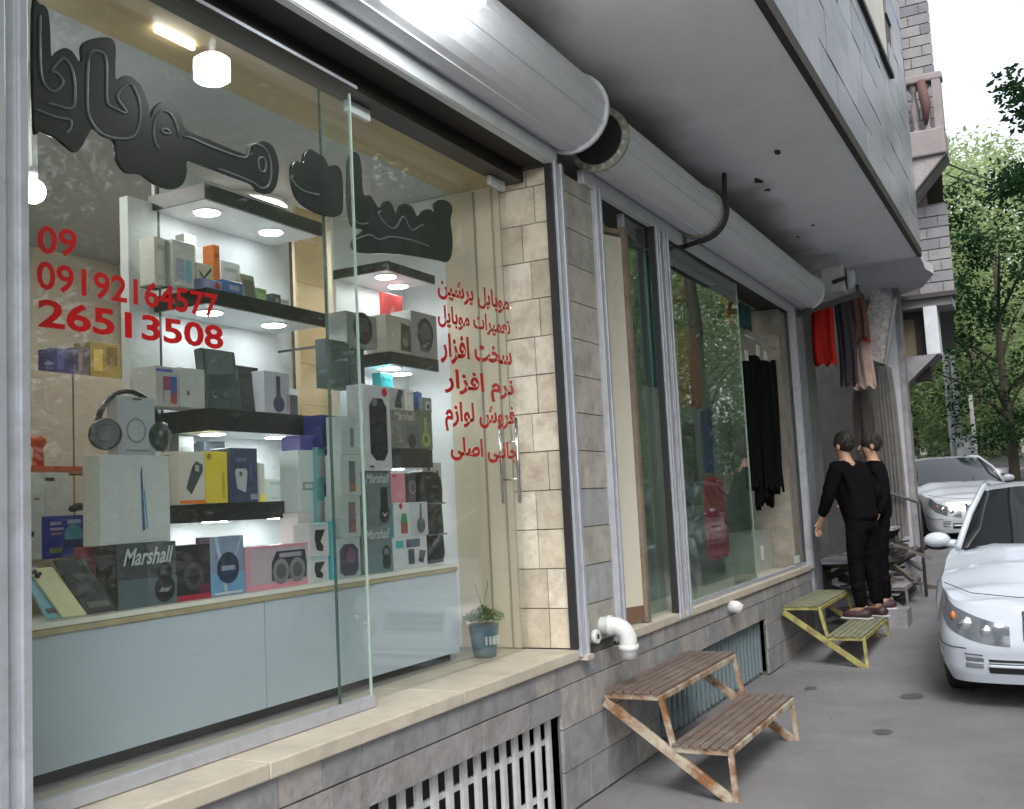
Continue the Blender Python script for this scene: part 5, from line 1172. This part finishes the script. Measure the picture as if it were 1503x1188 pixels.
M_SKIN = mat('skin', (.42, .24, .17), .5, var=.08); M_CLO = mat('black_clothes', (.004, .004, .005), .9, var=.3, scale=8, bump=.5, bscale=14, spec=.08); M_HAIR = mat('dark_hair', (.015, .012, .010), .7, var=.3, scale=40, bump=.5)
def person(label, loc, rz, pose, group=None):
    t = thing('person', label, 'person', group, loc, rz); J = pose
    # body faces -Y (local); units metres
    body = {k: J[k] for k in J}
    E_ = [('pelvis', 'waist'), ('waist', 'chest'), ('chest', 'neck0'), ('neck0', 'neck'), ('neck', 'head0'), ('head0', 'head1'), ('head1', 'head2')]
    for s_ in ('L', 'R'):
        E_ += [('pelvis', 'hip' + s_), ('hip' + s_, 'knee' + s_), ('knee' + s_, 'ankle' + s_), ('ankle' + s_, 'toe' + s_), ('chest', 'sh' + s_), ('sh' + s_, 'el' + s_), ('el' + s_, 'wr' + s_), ('wr' + s_, 'palm' + s_)]
    for s_ in ('L', 'R'):
        wr = Vector(J['wr' + s_][0]); pa = Vector(J['palm' + s_][0]); d = (pa - wr).normalized(); sd = d.cross(Vector((0, 0, 1)));
        if sd.length < .2: sd = Vector((1, 0, 0))
        sd.normalize(); nn = d.cross(sd)
        for k, (o_, L) in enumerate(((-.03, .068), (-.01, .078), (.01, .074), (.028, .058))):
            b = pa + sd * o_ + d * .02; body['f%s%d' % (s_, k)] = (tuple(b), .009); body['g%s%d' % (s_, k)] = (tuple(b + d * L * .55 + nn * .012), .008); body['h%s%d' % (s_, k)] = (tuple(b + d * L * .9 + nn * .035), .007)
            E_ += [('palm' + s_, 'f%s%d' % (s_, k)), ('f%s%d' % (s_, k), 'g%s%d' % (s_, k)), ('g%s%d' % (s_, k), 'h%s%d' % (s_, k))]
        b = wr + d * .03 + sd * -.03; body['t' + s_] = (tuple(b), .011); body['u' + s_] = (tuple(b + d * .03 - sd * .03), .009)
        E_ += [('wr' + s_, 't' + s_), ('t' + s_, 'u' + s_)]
    skinned('body', body, E_, 'pelvis', M_SKIN, t)
    g = lambda k, r: (J[k][0], r)
    tr = {'pelvis': g('pelvis', (.165, .125)), 'waist': (tuple(Vector(J['waist'][0]) - Vector((0, 0, .02))), (.155, .115))}
    ed = [('pelvis', 'waist')]
    for s_ in ('L', 'R'):
        tr['hip' + s_] = g('hip' + s_, .108); tr['knee' + s_] = g('knee' + s_, .078); tr['ankle' + s_] = g('ankle' + s_, .062); ed += [('pelvis', 'hip' + s_), ('hip' + s_, 'knee' + s_), ('knee' + s_, 'ankle' + s_)]
    skinned('trousers', tr, ed, 'pelvis', M_CLO, t, sub=3)
    jk = {'pelvis': (tuple(Vector(J['pelvis'][0]) - Vector((0, 0, .06))), (.19, .145)), 'waist': g('waist', (.195, .15)), 'chest': g('chest', (.215, .155)), 'neck0': g('neck0', (.10, .09))}
    ed = [('pelvis', 'waist'), ('waist', 'chest'), ('chest', 'neck0')]
    for s_ in ('L', 'R'):
        jk['sh' + s_] = g('sh' + s_, .085); jk['el' + s_] = g('el' + s_, .062); wv = Vector(J['el' + s_][0]).lerp(Vector(J['wr' + s_][0]), .88); jk['wr' + s_] = (tuple(wv), .046); ed += [('chest', 'sh' + s_), ('sh' + s_, 'el' + s_), ('el' + s_, 'wr' + s_)]
    skinned('jacket', jk, ed, 'waist', M_CLO, t, sub=3)
    hd = (Vector(J['head1'][0]) + Vector(J['head2'][0])) / 2
    s = MB(); s.ball(hd + Vector((0, .018, .022)), .104, n=20, sc=(.84, 1.0, 1.08)); 
    rh = random.Random(4)
    for k in range(240):
        a_ = rh.uniform(0, 6.28); b_ = rh.uniform(-.35, 1.5); dd = Vector((math.cos(a_) * math.cos(b_) * .84, math.sin(a_) * math.cos(b_), math.sin(b_) * 1.08)); q = hd + Vector((0, .018, .022)) + dd * .103
        if dd.y < -.55 and dd.z < .45: continue
        e_ = q + dd * .006 + Vector((rh.gauss(0, .008), rh.gauss(0, .008), -.018)); s.bar(q - dd * .004, e_ + dd * .003, .007, .004)
    s.build('hair', M_HAIR, t)
    s = MB(); f = Vector(J['head1'][0])
    s.tube([f + Vector((0, -.082, .03)), f + Vector((0, -.108, -.002)), f + Vector((0, -.09, -.012))], [.008, .013, .009], 8); s.build('nose', M_SKIN, t)
    for sg in (-1, 1):
        s = MB(); s.ball(f + Vector((sg * .085, .012, .01)), .026, n=10, sc=(.45, .8, 1.2)); s.build('ear', M_SKIN, t)
        s = MB(); s.ball(f + Vector((sg * .032, -.083, .032)), .011, n=8, sc=(1, .6, .6)); s.build('eye', mat('eye', (.05, .04, .04), .2), t)
    s = MB(); s.tube([f + Vector((-.024, -.083, -.045)), f + Vector((0, -.09, -.045)), f + Vector((.024, -.083, -.045))], .006, 6); s.build('mouth', mat('lips', (.30, .12, .10), .5), t)
    for s_ in ('L', 'R'):
        a = Vector(J['ankle' + s_][0]); to = Vector(J['toe' + s_][0]); d = (to - a); d.z = 0; d.normalize()
        s = MB(); c_ = Vector((a.x, a.y, 0)); s.tube([c_ - d * .08 + Vector((0, 0, .045)), c_ - d * .04 + Vector((0, 0, .055)), c_ + d * .06 + Vector((0, 0, .05)), c_ + d * .15 + Vector((0, 0, .038)), c_ + d * .19 + Vector((0, 0, .03))], [.035, .052, .050, .044, .022], 14, squash=(1, .85)); s.build('shoe', mat('shoe_mix', (.06, .03, .035), .6, var=.9, scale=9), t)
        s = MB(); s.box((-.045, -.09, 0), (.045, .2, .016)); so = s.build('sole', flat((.5, .5, .52)), t, .006); so.location = (a.x, a.y, 0); so.rotation_euler = (0, 0, math.atan2(d.y, d.x) - math.pi / 2)
    return t
def stand_pose(armR, armL, lean=.0):
    return {'pelvis': ((0, 0, .93), (.15, .11)), 'waist': ((0, lean * .3, 1.10), (.135, .10)), 'chest': ((0, lean * .8, 1.32), (.16, .115)), 'neck0': ((0, lean, 1.45), (.07, .065)), 'neck': ((0, lean - .005, 1.50), .056),
            'head0': ((0, lean - .02, 1.555), (.062, .07)), 'head1': ((0, lean - .025, 1.60), (.076, .088)), 'head2': ((0, lean - .012, 1.665), (.066, .078)),
            'hipL': ((.10, 0, .86), .095), 'kneeL': ((.115, -.03, .48), .062), 'ankleL': ((.12, .0, .09), .042), 'toeL': ((.135, -.15, .04), .03),
            'hipR': ((-.10, 0, .86), .095), 'kneeR': ((-.115, -.02, .48), .062), 'ankleR': ((-.12, .02, .09), .042), 'toeR': ((-.14, -.13, .04), .03),
            'shL': ((.185, lean * .9, 1.40), .062), 'shR': ((-.185, lean * .9, 1.40), .062), **armR, **armL}
# standing man, back half turned, one arm resting out to the wall side
A = {'elR': ((-.28, .0, 1.14), .045), 'wrR': ((-.27, -.14, .93), .030), 'palmR': ((-.265, -.17, .86), (.034, .020))}
Bq = {'elL': ((.27, -.17, 1.12), .045), 'wrL': ((.24, -.29, .92), .030), 'palmL': ((.235, -.32, .86), (.034, .020))}
person('man in black standing on the yellow steps by the third shop', (.55, 10.28, .266), math.radians(245), stand_pose(A, Bq, -.13))
A = {'elR': ((-.28, -.05, 1.14), .045), 'wrR': ((-.20, -.22, 1.05), .030), 'palmR': ((-.17, -.28, 1.05), (.034, .020))}
Bq = {'elL': ((.27, .03, 1.13), .045), 'wrL': ((.29, -.08, .90), .030), 'palmL': ((.29, -.11, .83), (.034, .020))}
person('second person in black close behind the man on the steps', (.575, 11.05, .27), math.radians(-70), stand_pose(A, Bq))
tag(box('flat_stone', (.42, 10.88, .0), (.80, 11.25, .268), M_TILES[1]), 'low stone block under the second person', 'block')

# ---------------------------------------------------------------- background: poles, box, wires, trees
def pole(u, vb, d, r, h, col, label, lean=0):
    p = ony(u, vb, d); zg = ground_z(0, d); s = MB(); s.tube([(p.x, d, zg - .1), (p.x + lean, d, zg + h)], [r, r * .8], 10)
    return tag(s.build('pole', mat('pole_%.2f_%.2f' % (col[0], r), col, .7, var=.15)), label, 'pole', 'poles beside the street')
pole(1400, 665, 28, .075, 7, (.45, .46, .46), 'pale pole left of the grey utility box')
pole(1411, 665, 29, .07, 7, (.30, .31, .33), 'grey pole just behind the utility box')
pole(1432, 665, 27, .06, 2.6, (.52, .52, .50), 'short pale post right of the utility box')
p = ony(1416, 668, 27.5); UB = thing('utility_box', 'grey white utility cabinet between the poles', 'cabinet', None, (p.x, 27.5, ground_z(0, 27.5)))
s = MB(); s.box((-.17, 0, -.05), (.17, .3, 1.6)); s.build('cabinet', mat('utility_grey', (.40, .43, .46), .5), UB, .01); s = MB(); s.box((-.14, -.008, .2), (.14, -.001, 1.5)); s.build('door', mat('utility_door', (.44, .47, .5), .5), UB); s = MB(); s.box((-.2, -.03, 1.602), (.2, .33, 1.65)); s.build('cap', MATS['utility_grey'], UB)
s = MB(); a = ony(1392, 241, 15); b = ony(1530, 262, 24)
for k in (0, 1): s.tube([a.lerp(b, i / 12) + Vector((0, 0, -.35 * math.sin(math.pi * i / 12) * .5 - .16 * k)) for i in range(13)], .012, 5)
tag(s.build('overhead_cable', M_DARK), 'two thin dark overhead cables leaving the balcony', 'cable')
s = MB(); a = ony(1372, 345, 15.2); b = ony(1520, 190, 20); a = ony(1336, 560, 15)

def leaf_mat(name, c, c2):
    m = bpy.data.materials.new(name); m.use_nodes = True; n = m.node_tree.nodes; l = m.node_tree.links; n.clear()
    o = n.new('ShaderNodeOutputMaterial'); d = n.new('ShaderNodeBsdfDiffuse'); t = n.new('ShaderNodeBsdfTranslucent'); g = n.new('ShaderNodeMixShader'); g.inputs[0].default_value = .55
    ge = n.new('ShaderNodeNewGeometry'); r = n.new('ShaderNodeValToRGB'); r.color_ramp.elements[0].color = (*c, 1); r.color_ramp.elements[1].color = (*c2, 1); l.new(ge.outputs['Random Per Island'], r.inputs[0])
    l.new(r.outputs[0], d.inputs[0]); l.new(r.outputs[0], t.inputs[0]); l.new(d.outputs[0], g.inputs[1]); l.new(t.outputs[0], g.inputs[2]); l.new(g.outputs[0], o.inputs[0]); return m
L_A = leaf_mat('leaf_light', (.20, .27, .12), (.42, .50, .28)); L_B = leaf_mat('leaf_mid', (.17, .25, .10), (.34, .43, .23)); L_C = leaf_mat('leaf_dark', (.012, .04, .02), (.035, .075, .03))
M_BARK = mat('bark', (.07, .055, .042), .9, var=.3, scale=12, bump=.8, stretch=(3, 3, .6))
def tree_meshes(seed, H, R, trunk_r, leaf, nclump, per, lm, base=.25):
    rnd = random.Random(seed); s = MB(); s.tube([(0, 0, -.3), (.05, .03, H * .2), (-.05, .08, H * .45), (.08, 0, H * .75)], [trunk_r * 1.25, trunk_r, trunk_r * .7, trunk_r * .25], 9)
    tips = []
    for i in range(9):
        a = i * 2.4 + rnd.random(); z0 = H * rnd.uniform(.25, .6); L = R * rnd.uniform(.6, .95); e = Vector((math.cos(a) * L, math.sin(a) * L, z0 + H * rnd.uniform(.08, .25)))
        s.tube([(0, .05, z0), (e.x * .5, e.y * .5, z0 + (e.z - z0) * .65), tuple(e)], [trunk_r * .4, trunk_r * .25, trunk_r * .08], 6); tips.append(e)
    tm = s.mesh('trunk', M_BARK); s = MB(); f = []; v = []
    for c in range(nclump):
        if c < len(tips): cc = tips[c]
        else:
            a = rnd.uniform(0, 6.28); zf = rnd.uniform(base, 1.0); rr = R * math.sqrt(max(0, 1 - ((zf - .55) / .50) ** 2)) * rnd.uniform(.35, 1.0); cc = Vector((rr * math.cos(a), rr * math.sin(a), H * zf))
        cr = R * rnd.uniform(.14, .30)
        for k in range(per):
            d = Vector((rnd.gauss(0, 1), rnd.gauss(0, 1), rnd.gauss(0, .7))); d = d * (cr * .6)
            p = cc + d; ax = Vector((rnd.gauss(0, 1), rnd.gauss(0, 1), rnd.gauss(0, .6))).normalized(); bx_ = ax.cross(Vector((rnd.random() - .5, rnd.random() - .5, 1))).normalized(); q = leaf * rnd.uniform(.6, 1.3)
            i0 = len(v); v += [tuple(p), tuple(p + ax * q * .5 + bx_ * q * .28), tuple(p + ax * q), tuple(p + ax * q * .5 - bx_ * q * .28)]; f.append((i0, i0 + 1, i0 + 2, i0 + 3))
    s.v = v; s.f = f; s.mi = [0] * len(f); s.sm = [False] * len(f); return tm, s.mesh('crown', lm)
KIND = {'a': tree_meshes(1, 11, 3.6, .19, .22, 150, 110, L_A, .12), 'b': tree_meshes(2, 9, 3.2, .17, .20, 150, 110, L_B, .10), 'c': tree_meshes(3, 10, 2.2, .14, .16, 110, 100, L_C, .2)}
def tree(kind, loc, rz, sc, label):
    t = thing('leafy_tree', label, 'tree', 'trees along the street', loc, rz); tm, cm = KIND[kind]
    for nm, me in (('trunk', tm), ('crown', cm)):
        o = bpy.data.objects.new(nm, me); COL.objects.link(o); o.parent = t
    t.scale = (sc, sc, sc); return t
gz = lambda y: ground_z(0, y)
def tp(u, y): return (ony(u, 660, y).x, y, gz(y) - .1)
tree('b', tp(1340, 36), .3, 1.0, 'mid green tree low behind the building corner')
tree('a', tp(1400, 40), 1.3, 1.0, 'pale green tree above the second white car roof')
tree('b', tp(1442, 33), 2.1, .75, 'tree with a brown trunk right of the utility box')
tree('a', tp(1490, 45), 2.9, 1.15, 'light green tree at the right edge far back')
tree('c', tp(1486, 27), .9, .80, 'dark trunked tree at the right edge')
tree('a', tp(1370, 52), 4.1, 1.35, 'tall pale tree rising farthest behind the poles')
tree('a', tp(1440, 60), 5.1, 1.45, 'tall pale tree in the middle of the far row')
tree('b', tp(1540, 52), 5.6, 1.3, 'broad tree just outside the right edge')
tree('b', tp(1300, 50), 1.6, 1.3, 'broad tree behind the brick building')
# near dark branch at upper right
BR = thing('overhanging_branch', 'dark green leafy branches hanging in at the upper right edge', 'branch', None, (0, 0, 0))
s = MB(); rnd = random.Random(9); sl = MB()
for (u0, v0, u1, v1, w_, nn_) in ((1530, 150, 1470, 125, .55, 420), (1535, 250, 1462, 275, .42, 420), (1535, 175, 1485, 170, .4, 260)):
    a = ony(u0 + 60, v0, 17); b = ony(u1, v1, 17); s.tube([a, a.lerp(b, .5) + Vector((0, 0, .05)), b], [.04, .025, .008], 6)
    for i in range(nn_):
        q = rnd.random(); p = a.lerp(b, q) + Vector((rnd.gauss(0, .1), rnd.gauss(0, .3), rnd.gauss(0, w_ * .35 * (1.1 - q * .6)))); ax = Vector((rnd.gauss(-.4, .6), rnd.gauss(0, .6), rnd.gauss(-.25, .4))).normalized(); c = ax.cross(Vector((0, 1, .3))).normalized(); L = rnd.uniform(.08, .17)
        sl.add([p, p + ax * L * .5 + c * L * .2, p + ax * L, p + ax * L * .5 - c * L * .2], [(0, 1, 2, 3)])
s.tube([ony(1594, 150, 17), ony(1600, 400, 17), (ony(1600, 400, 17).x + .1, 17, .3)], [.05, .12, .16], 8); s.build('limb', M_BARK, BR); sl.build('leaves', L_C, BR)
# across the street: hedge wall, trees (seen in the glass)
for i, (x, y, k, sc_) in enumerate(((8.2, -1, 'b', 1.0), (8, 4.5, 'a', .95), (8.4, 10, 'b', 1.05), (8, 15.5, 'a', 1.0), (8.6, 21, 'b', 1.0), (9, 27, 'a', 1.0), (13, 7, 'b', 1.2), (13, 18, 'a', 1.2))):
    tree(k, (x, y, gz(y)), i * 1.1, sc_, ['street tree reflected at the left of the phone shop glass', 'pale street tree across from the phone shop', 'street tree opposite the tile pillar', 'pale street tree opposite the clothes window', 'street tree opposite the third shop', 'farthest street tree on the opposite kerb', 'larger tree behind the opposite kerb, nearer one', 'larger tree behind the opposite kerb, farther one'][i])
for i, (x, y, k, sc_) in enumerate(((7.6, 33, 'b', .8), (8.4, 41, 'a', .9), (7.4, 50, 'b', 1.0), (9.5, 58, 'a', 1.3), (13, 30, 'b', 1.2), (14, 44, 'a', 1.3))):
    tree(k, (x, y, gz(y)), i * 1.7 + .4, sc_, ['small street tree far along the opposite kerb, first of six', 'pale street tree far along the opposite kerb, second of six', 'street tree far along the opposite kerb, third of six', 'tall pale tree at the far end of the opposite kerb', 'broad tree set back from the opposite kerb, nearer one', 'broad pale tree set back from the opposite kerb, farther one'][i])
s = MB(); rnd = random.Random(5)
for i in range(9000):
    p = Vector((rnd.uniform(11.2, 12.6), rnd.uniform(-8, 60), rnd.uniform(0, 2.4))); p.z += gz(p.y); ax = Vector((rnd.gauss(0, 1), rnd.gauss(0, 1), rnd.gauss(0, 1))).normalized(); c = ax.orthogonal().normalized(); q = rnd.uniform(.15, .35)
    s.add([p, p + ax * q * .5 + c * q * .3, p + ax * q, p + ax * q * .5 - c * q * .3], [(0, 1, 2, 3)])
tag(s.build('hedge', L_B), kind='stuff')
